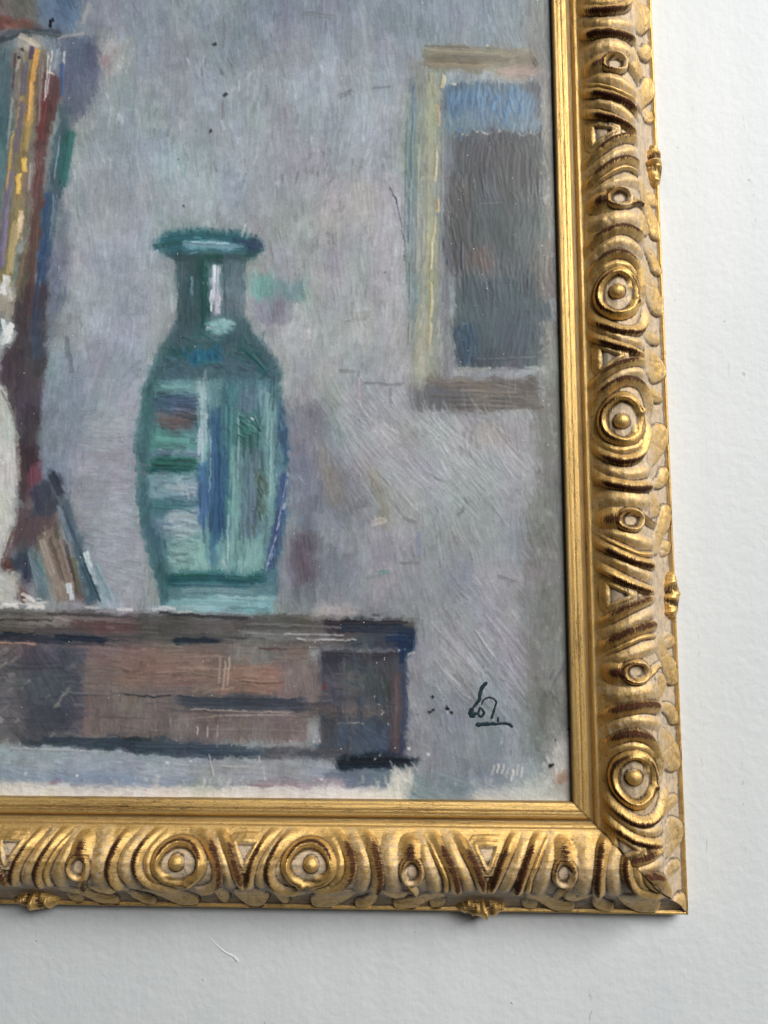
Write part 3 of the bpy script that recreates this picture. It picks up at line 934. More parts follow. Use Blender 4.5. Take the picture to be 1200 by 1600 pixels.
S(316, 455, 90, 110, 6, (40, 96, 92), 0.8)
S(285, 450, 93, 90, 8, (96, 112, 116), 0.7)
S(300, 446, 90, 34, 5, (120, 158, 166), 0.8)
for (x, y, L, w, c) in ((336, 440, 60, 9, (212, 212, 216)), (333, 430, 34, 5, (226, 226, 230)), (340, 476, 34, 8, (214, 200, 206)), (330, 470, 40, 3, (240, 236, 238))):
    S(x, y, 91, L, w, c, 0.9, dry=0.4, body_=1.7)
for _ in range(8):
    S(prng.uniform(330, 356), prng.uniform(500, 514), prng.normal(5, 10), 30, 6, [(166, 206, 198), (128, 176, 170), (148, 190, 190)][prng.integers(3)], 0.75, dry=0.5, body_=1.5)
S(326, 512, 0, 12, 4, (226, 222, 226), 0.9)
for _ in range(14):
    S(prng.uniform(286, 344), prng.uniform(548, 566), prng.normal(88, 12), prng.uniform(10, 22), prng.uniform(3, 6), [(44, 128, 154), (36, 112, 134), (70, 138, 152)][prng.integers(3)], 0.8, dry=0.4)
for _ in range(30):
    S(prng.uniform(262, 420), prng.uniform(518, 586), prng.normal(8, 22), prng.uniform(16, 44), prng.uniform(2.5, 5), [(92, 108, 112), (70, 100, 106), (112, 122, 124), (66, 118, 118)][prng.integers(4)], 0.55, dry=0.6, body_=1.4)
S(392, 556, 40, 44, 4, (36, 98, 96), 0.85, body_=1.6)
S(404, 566, 48, 40, 4, (56, 116, 114), 0.85, body_=1.6)
for y in np.arange(598, 884, 5.5):                      # left panel, short horizontal touches
    for _ in range(3):
        x = prng.uniform(250 if y < 760 else 272, 304)
        c = np.array(ref_at(x, y)[0]) * prng.uniform(0.9, 1.12)
        S(x, y + prng.normal(0, 2), prng.normal(3, 6), prng.uniform(20, 40), prng.uniform(2.5, 5), np.clip(c, 0, 1), 0.7, dry=0.55, body_=1.5)
for (x, y, L, w, c) in ((276, 723, 74, 10, (54, 122, 106)), (266, 734, 70, 6, (46, 108, 106)), (285, 716, 44, 4, (70, 148, 126)), (272, 656, 50, 5, (148, 118, 112)), (282, 661, 34, 4, (120, 108, 108)), (270, 688, 60, 9, (112, 172, 158)), (274, 604, 50, 7, (134, 182, 174)), (276, 628, 70, 6, (98, 120, 142)), (290, 640, 60, 3, (150, 160, 184)),
                        (262, 792, 60, 7, (80, 134, 134)), (276, 762, 40, 8, (196, 212, 212)), (284, 808, 50, 6, (200, 214, 210)), (276, 826, 50, 5, (186, 204, 202)), (280, 705, 70, 3, (160, 178, 194))):
    S(x, y, 3, L, w, c, 0.8, dry=0.5, body_=1.6)
for _ in range(150):                                    # long vertical touches on the body
    x, y = prng.uniform(308, 436), prng.uniform(600, 880)
    c = np.array(ref_at(x, y)[0]) * prng.uniform(0.86, 1.16)
    S(x, y, 90 + (x - 330) * 0.03 + prng.normal(0, 3), prng.uniform(24, 70), prng.uniform(2.2, 4.5), np.clip(c, 0, 1), 0.6, dry=0.55, body_=1.4)
for (x, y, L, w, c) in ((317, 640, 90, 8, (190, 214, 210)), (313, 690, 50, 6, (226, 228, 236)), (322, 670, 60, 4, (214, 222, 226)), (340, 780, 170, 8, (62, 108, 146)), (334, 740, 120, 5, (86, 128, 166)), (318, 775, 100, 7, (104, 144, 186)), (328, 720, 120, 3, (176, 198, 212)), (350, 640, 90, 6, (86, 138, 140)),
                        (366, 790, 140, 7, (156, 198, 188)), (372, 700, 120, 3, (168, 190, 192)), (356, 840, 80, 4, (176, 208, 198)), (390, 780, 140, 6, (112, 140, 152)), (424, 720, 150, 6, (152, 190, 184)), (418, 660, 80, 4, (170, 204, 198)), (434, 680, 140, 4, (104, 140, 156))):
    S(x, y, 91, L, w, c, 0.72, bend=prng.normal(0, 2), dry=0.5, body_=1.4)
for k in range(16):
    S(388 + prng.normal(0, 7), 668 + prng.normal(0, 12), prng.normal(40, 25), prng.uniform(16, 34), 3, [(70, 132, 122), (104, 156, 146), (58, 116, 108)][k % 3], 0.8, dry=0.3, body_=2.0)
S(394, 655, 20, 10, 4, (240, 242, 240), 0.95, body_=2)
for k in range(12):
    S(408 + prng.normal(0, 3), 740 + k * 6, 90 + prng.normal(0, 16), 20, 3.4, [(104, 126, 110), (128, 150, 128), (86, 112, 100)][k % 3], 0.75, dry=0.3, body_=2.0)
S(396, 826, 60, 20, 4, (122, 146, 120), 0.8, body_=2)
for k in range(40):                                     # violet-blue right edge, broken white
    f = prng.random()
    S(447 - 32 * f ** 1.6 + prng.normal(0, 2), 742 + 150 * f, 100 + 8 * f, prng.uniform(8, 20), 3, [(80, 100, 146), (92, 112, 152), (196, 206, 216), (100, 122, 150)][k % 4], 0.75, dry=0.7, body_=1.3)
S(440, 790, 101, 100, 2.4, (212, 218, 232), 0.7, dry=0.8)
S(424, 862, 108, 60, 2.4, (204, 212, 228), 0.6, dry=0.8)
for (x, y, L, w, c) in ((330, 903, 130, 8, (42, 108, 112)), (300, 899, 60, 5, (44, 120, 100)), (380, 902, 60, 6, (64, 128, 122)), (330, 914, 140, 4, (70, 116, 128)), (340, 924, 130, 6, (128, 160, 162)), (330, 942, 130, 8, (160, 206, 202)), (380, 934, 90, 5, (178, 214, 208)), (300, 948, 60, 4, (200, 222, 218)), (390, 950, 70, 4, (120, 170, 172))):
    S(x, y, 1.5, L, w, c, 0.8, bend=prng.normal(0, 2), dry=0.5, body_=1.5)
S(352, 882, 60, 24, 5, (214, 226, 224), 0.8, dry=0.7)
# chest: long horizontal drags
TONE = np.array((0.95, 0.96, 0.97))
for _ in range(260):
    x, y = prng.uniform(-10, 480), prng.uniform(952, 1160)
    c, an = ref_at(x, y)
    if an > 45 and prng.random() < 0.7:
        continue
    S(x, y, prng.normal(1, 3), prng.uniform(40, 130), prng.uniform(2, 4), np.clip(np.array(c) * prng.uniform(0.82, 1.22), 0, 1), 0.5, bend=prng.normal(0, 2), dry=0.7, body_=1.3)
for (x0, x1, y, w, c) in ((-40, 90, 968, 4, (72, 68, 66)), (60, 240, 962, 4, (82, 78, 76)), (240, 400, 962, 5, (60, 62, 64)), (0, 60, 992, 7, (40, 56, 72)), (80, 175, 997, 8, (44, 60, 78)), (268, 345, 1000, 8, (38, 54, 70)), (340, 420, 996, 4, (84, 84, 86)), (190, 272, 1087, 3, (58, 66, 74)), (268, 476, 1093, 7, (80, 86, 96)), (300, 476, 1104, 7, (86, 92, 102)), (290, 470, 1111, 3, (170, 152, 142)),
                          (320, 480, 1118, 2.4, (184, 166, 152)), (400, 455, 1013, 4, (104, 76, 74)), (60, 240, 1156, 7, (64, 78, 92)), (190, 240, 1154, 6, (46, 60, 66)), (200, 400, 1166, 7, (74, 88, 100)), (300, 420, 1176, 6, (66, 84, 100)), (0, 200, 1172, 3, (188, 192, 190)), (340, 420, 1198, 3, (190, 190, 184)), (370, 450, 1066, 3, (116, 92, 80)),
                          (540, 650, 1188, 9, (20, 42, 58)), (526, 600, 1196, 9, (24, 50, 66)), (570, 652, 1184, 5, (40, 44, 52)), (505, 640, 972, 7, (58, 52, 58)), (520, 650, 984, 8, (44, 60, 82)), (600, 650, 998, 10, (24, 62, 98)), (460, 560, 1000, 3, (170, 168, 166)), (440, 540, 992, 3, (150, 150, 150)), (525, 574, 1130, 2, (176, 170, 160)), (380, 540, 978, 4, (120, 118, 118)),
                          (500, 640, 1022, 6, (74, 72, 80)), (-20, 60, 1005, 4, (186, 150, 128)), (620, 645, 1016, 4, (206, 212, 218))):
    S((x0 + x1) / 2, y, prng.normal(1.5, .8), x1 - x0, w, c, 0.85, bend=prng.normal(0, 1.5), dry=0.6, body_=1.5)
S(640, 1000, 96, 44, 12, (22, 58, 94), 0.85)
S(628, 1022, 92, 34, 8, (26, 56, 92), 0.85)
S(620, 1115, 91, 140, 10, (100, 86, 88), 0.8, dry=0.5)
S(631, 1100, 91, 150, 4, (74, 88, 110), 0.8, dry=0.5)
for _ in range(60):
    S(prng.uniform(505, 606), prng.uniform(1030, 1175), prng.choice([90, 90, 20, 60]) + prng.normal(0, 8), prng.uniform(20, 54), prng.uniform(3, 6), [(80, 86, 104), (96, 96, 102), (72, 78, 92), (112, 106, 106), (70, 92, 112)][prng.integers(5)], 0.5, dry=0.6, body_=1.3)
for (x, y) in ((585, 1090), (592, 1102), (598, 1112), (586, 1186), (594, 1180), (500, 1158), (490, 1160), (606, 1131)):
    S(x, y, prng.uniform(0, 180), 8, 2.6, (196, 196, 192), 0.8)
S(507, 1074, 110, 12, 6, (128, 60, 62), 0.8)
for _ in range(34):                                     # beige drag on the dark left side of the chest
    S(prng.uniform(-10, 130), prng.uniform(1016, 1150), prng.normal(150, 22), prng.uniform(14, 34), prng.uniform(3, 7), [(168, 160, 148), (150, 146, 140), (90, 92, 102)][prng.integers(3)], 0.45, dry=0.9, body_=1.3)
for x in (343, 350, 357):
    S(x, 1050 + prng.normal(0, 4), 94, 50, 4, (196, 170, 152), 0.6, dry=0.7, body_=1.5)
S(342, 1078, 172, 60, 3, (190, 162, 144), 0.6, dry=0.6)
for (x, y, a, L) in ((330, 1196, 80, 44), (308, 1142, 90, 18), (324, 1144, 90, 22), (340, 1140, 92, 28), (412, 1208, 84, 28), (405, 1186, 90, 14)):
    S(x, y, a, L, 2.6, (206, 202, 192), 0.8, body_=1.6)
S(30, 1189, 165, 30, 7, (140, 150, 140), 0.6)
for (x, y) in ((41, 1208), (120, 1212), (228, 1218), (298, 1190), (262, 1193), (502, 1218), (668, 1180), (700, 1112), (639, 1170)):
    S(x, y, prng.uniform(0, 180), 7, 5, (222, 222, 220), 0.9, body_=2)
S(84, 1222, 172, 28, 7, (150, 104, 122), 0.6, dry=0.9)
S(440, 1228, 2, 120, 4, (150, 112, 124), 0.5, dry=0.9)
for _ in range(60):                                    # ragged edge of the bare ground
    x = prng.uniform(-10, 880)
    S(x, prng.uniform(1216, 1238), prng.normal(95, 25), prng.uniform(8, 20), prng.uniform(3, 6), (214, 210, 198) if x < 640 else (186, 186, 178), 0.4, dry=0.9)
for _ in range(46):
    S(prng.uniform(612, 648), prng.uniform(1196, 1244), prng.normal(70, 20), prng.uniform(10, 24), 4, (204, 200, 188), 0.5, dry=0.9)
for _ in range(30):
    S(prng.uniform(840, 890), prng.uniform(1170, 1250), prng.normal(60, 30), prng.uniform(8, 22), 5, (196, 193, 182), 0.55, dry=0.9)
S(878, 1216, 80, 18, 12, (168, 136, 114), 0.8, dry=0.5)
# black specks
for (x, y, L, w, a) in ((860, 1197, 9, 8, 30), (864, 1194, 6, 4, 80), (676, 1088, 6, 5, 60), (672, 1112, 10, 5, 160), (678, 1109, 8, 4, 150), (699, 1107, 9, 6, 30), (705, 1113, 9, 4, 35), (652, 1116, 4, 2.5, 80), (868, 1158, 5, 4, 0), (889, 1138, 5, 6, 80)):
    S(x, y, a, L, w, (24, 20, 26), 0.95, body_=1.5)


# wet edges: neighbouring marks drag into each other
def smear(a, amp, cell):
    dy = (vnoise((NYp, NXp), cell, cell) - 0.5) * 2 * amp / STEP
    dx = (vnoise((NYp, NXp), cell, cell) - 0.5) * 2 * amp / STEP
    I, J = np.meshgrid(np.arange(NYp), np.arange(NXp), indexing='ij')
    return a[np.clip((I + dy).round().astype(int), 0, NYp - 1), np.clip((J + dx).round().astype(int), 0, NXp - 1)]


paint = smear(paint, 1.3, 8.0)
paint = 0.7 * paint + 0.3 * smear(paint, 1.9, 1.8)

# rubbed scuffs and dry scumbles
for _ in range(420):
    x, y = prng.uniform(-20, 890), prng.uniform(-20, 1215)
    c, an = ref_at(x, y)
    f_ = prng.choice([0.80, 0.88, 1.12, 1.18])
    for q_ in range(prng.integers(2, 6)):
        stroke(x + prng.normal(0, 9), y + prng.normal(0, 7), an + prng.normal(0, 12), prng.uniform(8, 26), prng.uniform(2, 6), np.clip(c * f_, 0, 1), prng.uniform(0.2, 0.55), dry=0.95, body_=1.2)

# whiskery drag marks everywhere
for _ in range(1800):
    x, y = prng.uniform(-40, 900), prng.uniform(-40, 1262)
    c, an = ref_at(x, y)
    lf = 1.05 + 0.13 * prng.random() if prng.random() < 0.72 else 0.80
    stroke(x, y, an + prng.normal(0, 4), prng.uniform(10, 34), prng.uniform(1.1, 1.9), np.clip(c * lf + 0.01, 0, 1), prng.uniform(0.2, 0.6), bend=prng.normal(0, 0.8), dry=0.6, body_=1.1)

# broken colour and rubbed dark grain over the whole surface
vert = fnoise(paint.shape[:2], 16, 2.0, 2) - 0.5
mott = fnoise(paint.shape[:2], 9, 9, 3) - 0.5
gr = vnoise(paint.shape[:2], 1.4, 1.4) - 0.5
paint = paint * (1 + 0.04 * vert + 0.12 * mott + 0.07 * gr)[..., None]

# ---- sheet
GX, GY = np.meshgrid(gx, gy)
ix = np.where((gx > -25) | (np.arange(NXp) % 5 == 0))[0]
iy = np.where((gy > -25) | (np.arange(NYp) % 5 == 0))[0]
sub = np.ix_(iy, ix)
thick_s = RELIEF * (0.55 * thick + 0.45 * box_blur(thick, 1))
co = unproject(GX[sub], GY[sub], PLANE)
co[..., 1] -= thick_s[sub]
pig = srgb2lin(np.clip(paint[sub], 0, 1))
pig = np.clip(pig - VEIL * (1 - np.exp(-pig / 0.07)), 0.003, 1) * PIGMENT_GAIN
pig = np.concatenate([np.clip(pig, 0, 0.95), np.ones(pig.shape[:2] + (1,))], -1)
idx = np.arange(len(iy) * len(ix)).reshape(len(iy), len(ix))
q = np.stack([idx[:-1, :-1], idx[1:, :-1], idx[1:, 1:], idx[:-1, 1:]], -1).reshape(-1, 4)
panel = mesh_from('painted_board', co.reshape(-1, 3), q, M_PAINT, root, {'pigment': ('FLOAT_COLOR', pig.reshape(-1, 4))})
panel['label'] = 'oil still life of a teal glass vase on a chest against a grey wall'


def surf(x, y):
    i = np.clip(((np.asarray(y) - PY0) / STEP).astype(int), 0, NYp - 1)
    j = np.clip(((np.asarray(x) - PX0) / STEP).astype(int), 0, NXp - 1)
    return thick_s[i, j]


# signature: thick dark ribbons of paint on the surface
def sig_stroke(pts, widths):
    p = catmull([(700 + x * 0.10833, 1040 + y * 0.10837) for x, y in pts], 7)
    w = np.interp(np.linspace(0, 1, len(p)), np.linspace(0, 1, len(widths)), widths) * 0.108 / 2
    d = np.gradient(p, axis=0)
    d /= np.linalg.norm(d, axis=1, keepdims=True)
    p = np.vstack([p[0] - d[0] * w[0] * 0.8, p[0] - d[0] * w[0] * 0.5, p, p[-1] + d[-1] * w[-1] * 0.5, p[-1] + d[-1] * w[-1] * 0.8])
    w = np.concatenate([[w[0] * 0.35, w[0] * 0.8], w, [w[-1] * 0.8, w[-1] * 0.35]])
    d = np.gradient(p, axis=0)
    d /= np.linalg.norm(d, axis=1, keepdims=True)
    n = np.stack([-d[:, 1], d[:, 0]], 1)
    w = w * (1 + 0.10 * prng.standard_normal(len(w)))
    rows = []
    for k in range(7):
        f = k / 3 - 1
        q2 = p + n * (w * f)[:, None]
        c3 = unproject(q2[:, 0], q2[:, 1], PLANE)
        c3[:, 1] -= surf(q2[:, 0], q2[:, 1]) + (0.10 + 0.22 * math.sqrt(max(0, 1 - f * f)) if abs(f) < 0.99 else -0.12)
        rows.append(c3)
    c3 = np.stack(rows, 1)
    idx = np.arange(c3.shape[0] * 7).reshape(-1, 7)
    qq = np.stack([idx[:-1, :-1], idx[:-1, 1:], idx[1:, 1:], idx[1:, :-1]], -1).reshape(-1, 4)
    return c3.reshape(-1, 3), qq


sv, sq, off = [], [], 0
for pts, wd in (([(550, 250), (490, 320), (460, 420), (450, 490), (400, 560), (360, 610)], [55, 62, 58, 60, 50, 40]),
                ([(345, 630), (325, 680), (350, 720), (385, 690)], [70, 80, 90, 60]),
                ([(380, 700), (430, 680), (465, 600), (440, 690), (480, 730), (520, 680), (490, 620)], [40, 40, 30, 45, 50, 45, 30]),
                ([(485, 560), (510, 500), (580, 460), (650, 470), (695, 520), (685, 580)], [22, 30, 30, 32, 34, 30]),
                ([(685, 560), (665, 640), (630, 750)], [26, 40, 46]),
                ([(430, 850), (540, 840), (680, 835), (800, 830), (880, 840), (920, 875)], [80, 74, 60, 50, 58, 50]),
                ([(720, 800), (725, 745)], [36, 24])):
    v_, q_ = sig_stroke(pts, wd)
    sv.append(v_)
    sq.append(q_ + off)
    off += len(v_)
mesh_from('signature', np.vstack(sv), np.vstack(sq), M_INK, panel)

# board behind the paint layer
bx = [(-440, 24, -14), (14, 24, -14), (14, 24, 600), (-440, 24, 600)]
b8 = np.array([(x, -h, z) for h in (24.0, 28.5) for x, _, z in bx], float)
mesh_from('backing_board', b8, np.array([(0, 1, 2, 3), (7, 6, 5, 4), (0, 4, 5, 1), (1, 5, 6, 2), (2, 6, 7, 3), (3, 7, 4, 0)]), M_BOARD, root, smooth_shade=False)


# moulding section: distance v outward from the sight edge, height above the wall (mm)
PROFILE = np.array([(0, 33.4), (1.2, 34.5), (4.6, 35.0), (5.2, 34.55), (5.9, 35.0), (8.5, 35.0), (10.2, 32.5), (12, 32.2), (13.1, 34.2), (14.2, 35.0),
                    (15.2, 34.7), (16.2, 35.4), (20, 39.6), (26, 44.4), (33, 47), (40, 46.2), (47, 42), (53, 35.5), (58, 27),
                    (63, 19.5), (68, 14.5), (71.9, 11.6), (72.5, 12.2), (73.6, 11.6), (74.1, 9.0)], float)
PSMOOTH = np.vstack([PROFILE[:15], catmull(PROFILE[14:21], 10)[1:], PROFILE[21:]])
arc = np.concatenate([[0], np.cumsum(np.hypot(*(PSMOOTH[1:] - PSMOOTH[:-1]).T))])
NV = 168
ARC_S = np.linspace(0, arc[-1], NV)
V = np.interp(ARC_S, arc, PSMOOTH[:, 0])
HV = np.interp(ARC_S, arc, PSMOOTH[:, 1])
tv, th = np.gradient(V), np.gradient(HV)
tl = np.hypot(tv, th)
NVv, NVh = -th / tl, tv / tl                       # outward normal in the section plane
NVv, NVh = box_blur(NVv[:, None], 2)[:, 0], box_blur(NVh[:, None], 2)[:, 0]

# ---- the cast motif: half a repeat, from the shell axis (s = 0) to the leaf axis (s = 146)
HALF = 146.0
DS = 0.4
sg = np.arange(-14, HALF + 14.01, DS)
SG, VG = np.meshgrid(sg, V, indexing='ij')
ORN = smooth(14.8, 20, VG)                          # ornament only on the swelling face and the outer slope
FLOOR = -1.3
relief = np.full(SG.shape, FLOOR)
cream = 0.18 + 0.34 * smooth(22, 38, VG) + 0.32 * smooth(44, 55, VG)
bole = np.zeros(SG.shape)
part_id = np.zeros(SG.shape, np.int16)             # 0 ground
PART_NAMES = {0: 'carved_ground', 1: 'leaf_rib', 2: 'teardrop', 3: 'rosette', 4: 'leaf_lobe', 5: 'dart'}
parts = []
lump = fnoise(SG.shape, 10, 8, 3) - 0.5


def put(h, kind, extra=None):
    """keep the higher of two forms, so that rounded members meet in sharp creases"""
    global relief
    parts.append(kind)
    k = h > relief
    if extra is not None:
        k &= extra
    part_id[k] = len(parts)
    relief = np.where(k, h, relief)
    return k


def rib(pts, A, hw, mar=None, bw=0.9, side=0.0, kind=1, tin=0.30, tout=0.14, wash=0.0):
    """rounded rib; crest rubbed through to red clay along the stretch `mar`"""
    global cream, bole
    pts = catmull(pts, 7)
    d, t = seg_dist(pts, SG, VG)
    idx = np.clip((t * (len(pts) - 1)).astype(int), 0, len(pts) - 2)
    dx, dy = (pts[1:] - pts[:-1]).T
    sgn = np.sign(dx[idx] * (VG - pts[idx, 1]) - dy[idx] * (SG - pts[idx, 0])) * (np.sign(side) if side else 1)
    wl = np.where(sgn > 0, hw * 0.82, hw * 1.18) if side else hw
    tap = smooth(-0.03, tin, t) * smooth(-0.03, tout, 1 - t)
    x = d / wl
    prof = 1 - np.abs(x) ** 1.7
    h = (A - FLOOR) * (0.30 + 0.70 * tap) * prof + FLOOR
    h = np.where(tap < 0.02, FLOOR - 1, h) + 0.45 * lump * np.clip(prof, 0, 1)
    k = put(h, kind)
    top = np.clip(prof, 0, 1) * tap
    cream = np.where(k, cream * (1 - 0.55 * top) + wash * np.clip(prof, 0, 1), cream)
    if mar:
        m = smooth(mar[0] - 0.10, mar[0] + 0.10, t) * smooth(mar[1] + 0.14, mar[1] - 0.14, t)
        off = d * sgn - 0.22 * hw
        nb = bw * m * np.exp(-(off / (hw * 0.58)) ** 2)
        bole = np.where(k, np.maximum(nb, 0), np.maximum(bole, nb * 0.5 * (d < hw)))


def lobe(poly, A, gold=0.7, kind=4):
    """raised leaf pad, rising from its root on the inner side to a crisp curled tip"""
    global cream, bole
    pl = catmull(list(poly) + [poly[0]], 6)
    ins = in_poly(pl, SG, VG)
    d, _ = seg_dist(pl, SG, VG)
    sd = np.where(ins, d, -d)
    vmin, vmax = pl[:, 1].min(), pl[:, 1].max()
    tip = smooth(vmin - 2, vmin + 0.75 * (vmax - vmin), VG)
    cs = pl[:, 0].mean()
    vein = np.exp(-((SG - cs + 0.25 * (VG - vmin)) / 0.9) ** 2) * smooth(1.2, 2.5, sd)
    dome = 0.45 * smooth(-0.4, 0.8, sd) + 0.55 * np.sqrt(smooth(-0.4, 5.0, sd))
    h = FLOOR + (A - FLOOR) * dome * (0.45 + 0.55 * tip) - 0.4 * vein + 0.8 * lump * dome
    k = put(np.where(sd > -0.6, h, FLOOR - 1), kind)
    inside = smooth(-0.3, 1.5, sd)
    cream = cream * (1 - gold * inside) + gold * inside * (0.12 + 0.35 * (1 - tip) + 0.9 * lump)
    bole = np.maximum(bole, (0.30 + 0.6 * lump + 0.25 * tip) * np.exp(-((sd + 0.1) / 0.7) ** 2))


sym = lambda pts: [(-x, y) for x, y in pts]
refl = lambda pts: [(2 * HALF - x, y) for x, y in pts]

# outer leaves first, ribs over them
lobe([(24.5, 52), (30, 51), (38, 55), (45, 60), (52, 63), (57, 66), (56.5, 72), (50, 73), (43, 71.5), (36, 66), (29, 61), (24.5, 59)], 1.6)
lobe([(23.5, 63.5), (28, 61.5), (34, 63), (33.5, 71), (27.5, 71.5), (24, 68)], 0.9)
lobe([(46.5, 52), (54, 50.5), (63.5, 51.5), (61, 58), (56, 62.5), (49, 60)], 1.4)
lobe([(66.5, 51), (70, 56), (76, 63), (81, 66), (81.5, 71), (77, 72.5), (70.5, 70), (66.5, 63)], 1.7)
lobe([(77, 52.5), (86, 52), (99, 54), (108, 61), (110, 68), (107, 72.3), (98, 72.5), (91, 68.5), (84, 62.5)], 2.0)
lobe([(123, 56), (126, 52.8), (131.5, 53.5), (131.5, 62), (129, 68.5), (124.5, 69), (122.6, 64)], 1.5)
ctr = [(137.5, 52), (134.8, 60), (137.5, 67.5), (142, 72.3), (146, 73.6)]
lobe(ctr + refl(ctr)[::-1][1:], 1.9)

# darts between the paired ribs: a gilt tongue with a sunk triangle
tri = [(-6.2, 22.3), (6.2, 22.3), (0.3, 34.5)]
for axis in (0.0, HALF):
    pl = [(axis + x, y) for x, y in tri]
    ins = in_poly(pl, SG, VG)
    d, _ = seg_dist(pl, SG, VG, True)
    sd = np.where(ins, d, -d)
    h = 0.2 - 0.12 * np.abs(SG - axis) - 1.5 * smooth(0, 1.5, sd) + 0.5 * np.exp(-((sd + 0.9) / 0.8) ** 2)
    k = put(np.where((sd > -4.5) & (np.abs(SG - axis) < 14) & (VG < 42), h, FLOOR - 1), 5)
    cream = np.where(sd > 0, np.maximum(cream, 0.68 * smooth(0.1, 1.0, sd)), cream)
    bole = np.maximum(bole, 0.55 * np.exp(-((sd + 1.8) / 1.2) ** 2) * smooth(23, 30, VG))

# soft washed tongues of leaf between the ribs
rib([(23.5, 17), (19.5, 27), (14.5, 38), (9.5, 52)], 0.7, 4.0, wash=0.28)
rib([(39.5, 17), (36.5, 28), (32.5, 41), (30, 55)], 0.9, 4.4, wash=0.30)
rib([(57, 17), (58.5, 27), (57, 40), (56, 55)], 0.9, 5.6, wash=0.30)
rib([(82.5, 17), (75.5, 25), (72.8, 34), (74, 44), (78, 55)], 0.8, 4.2, wash=0.30)
rib([(120, 16), (128.5, 23.5), (134, 33), (136.5, 44), (136, 53)], 0.6, 3.6, wash=0.28)
rib([(97, 17), (90, 24), (87.5, 33), (90, 43), (97, 48)], 0.7, 3.2, wash=0.05)

R1 = [(18.5, 16.2), (13.8, 22.5), (8.2, 31.5), (4.0, 42), (1.2, 52)]
rib(R1, 2.4, 3.4, (0.25, 0.9), 0.95, side=1)
rib(sym(R1), 2.4, 3.4, (0.25, 0.9), 0.95, side=-1)
R6 = [(127.5, 15.0), (134, 22), (139.6, 31), (143.0, 42), (145.2, 52)]
rib(R6, 2.4, 3.4, (0.25, 0.85), 0.95, side=-1)
rib(refl(R6), 2.4, 3.4, (0.25, 0.85), 0.95, side=1)
rib([(33, 16), (27.7, 23.5), (21.7, 34), (18.6, 44), (17.4, 54)], 2.7, 3.9, (0.2, 0.92), 1.0, side=1)
rib([(37, 18.5), (31.5, 26), (24.9, 40), (24.4, 53)], 1.5, 2.0)
rib([(74.5, 16), (68.8, 23), (65.2, 33), (64.4, 43), (67, 55)], 2.8, 4.2, (0.18, 0.9), 1.0, side=1)
rib([(92, 16.5), (84.5, 23.5), (80.7, 32), (82.3, 41), (88, 47), (97, 50.5), (107, 52.5)], 2.8, 3.8, (0.14, 0.62), 1.0, side=1)
rib([(113.2, 14.6), (121, 19.5), (127, 26.5), (130.8, 35), (129.8, 45.5), (123, 52.3), (110, 56.5)], 2.6, 3.7, (0.2, 0.72), 0.95, side=-1)

# teardrop: a raised cup with a hollow eye and a tail
tx, ty = 45.0, 36.6
rr = np.hypot((SG - tx) / 5.4, (VG - ty) / 6.8)
mound = np.exp(-((SG - 45.2) / 5.2) ** 2) * smooth(15.5, 25, VG) * smooth(40, 31, VG)
put(np.where(mound > 0.1, FLOOR + 4.0 * mound, FLOOR - 1), 2)
bole = np.maximum(bole, 0.92 * np.exp(-((SG - 45.6) / 3.4) ** 2) * smooth(18.5, 26, VG) * smooth(31.5, 29.5, VG))
cream -= 0.3 * mound
TEAR = len(parts)
ring = 2.7 - 3.6 * np.abs((rr - 1.06) / 0.40) ** 1.7 - 0.9 * smooth(36, 46, VG)
k = ring > relief
relief = np.where((rr < 1.45) & k, ring, relief)
part_id[((rr < 1.45) & k) | (rr < 1.0)] = TEAR
relief = np.where(rr < 1.0, np.minimum(relief, ring) * smooth(0.6, 1.0, rr) - 1.5 * smooth(1.0, 0.5, rr), relief)
cream = np.where(rr < 0.9, np.maximum(cream, 0.75 * smooth(0.95, 0.65, rr)), cream)
bole = np.where(rr < 0.84, 0, np.maximum(bole, 0.85 * np.exp(-((rr - 1.10) / 0.13) ** 2) * smooth(46, 30, VG)))
rib([(50.4, 34.6), (50.4, 39.5), (47.4, 45), (44, 50.5), (43.0, 57)], 2.0, 2.6, (0.35, 0.95), 0.75, side=-1, kind=2, tin=0.1)

# rosette: a broad rolled ring, a spiral inner rim, a dished ground and a boss
rx, ry = 106.3, 34.2
er = np.hypot((SG - rx) / 12.6, (VG - ry) / 11.0)
k_in = er < 1.36
torus = 2.1 - 2.6 * np.abs((er - 1.10) / 0.26) ** 1.8 + 0.5 * lump
k = (torus > relief) | (er < 1.05)
k &= k_in
relief = np.where(k, np.maximum(torus, FLOOR), relief)
parts.append(3)
part_id[k] = len(parts)
relief = np.where(er < 0.98, np.maximum(relief, FLOOR) * smooth(0.80, 0.98, er) - 0.9 * smooth(0.98, 0.75, er), relief)
cream = np.where(k, 0.06 + 0.10 * smooth(34, 44, VG), cream)
cream = np.where(er < 0.95, np.maximum(cream, 0.66 * smooth(0.92, 0.76, er)), cream)
bole = np.where(k, 0, bole)
sp = [(102.2, 42.0), (97, 39.6), (93.6, 34), (96.6, 27.8), (103.0, 24.0), (110.6, 24.0), (117.2, 28.2), (119.4, 34), (116, 40.2), (110.2, 44.2), (113.5, 47.0)]
d, t = seg_dist(catmull(sp, 7), SG, VG)
rim = np.exp(-np.abs(d / 1.15) ** 2.0) * smooth(-0.03, 0.06, t) * smooth(-0.03, 0.05, 1 - t)
relief += 1.3 * rim * (1 + 0.5 * lump) + 1.1 * np.exp(-(np.hypot(SG - 102.2, VG - 41.5) / 1.9) ** 2) + 1.0 * np.exp(-(np.hypot(SG - 113, VG - 46.4) / 1.8) ** 2)
cream -= 0.6 * np.exp(-(d / 1.6) ** 2)
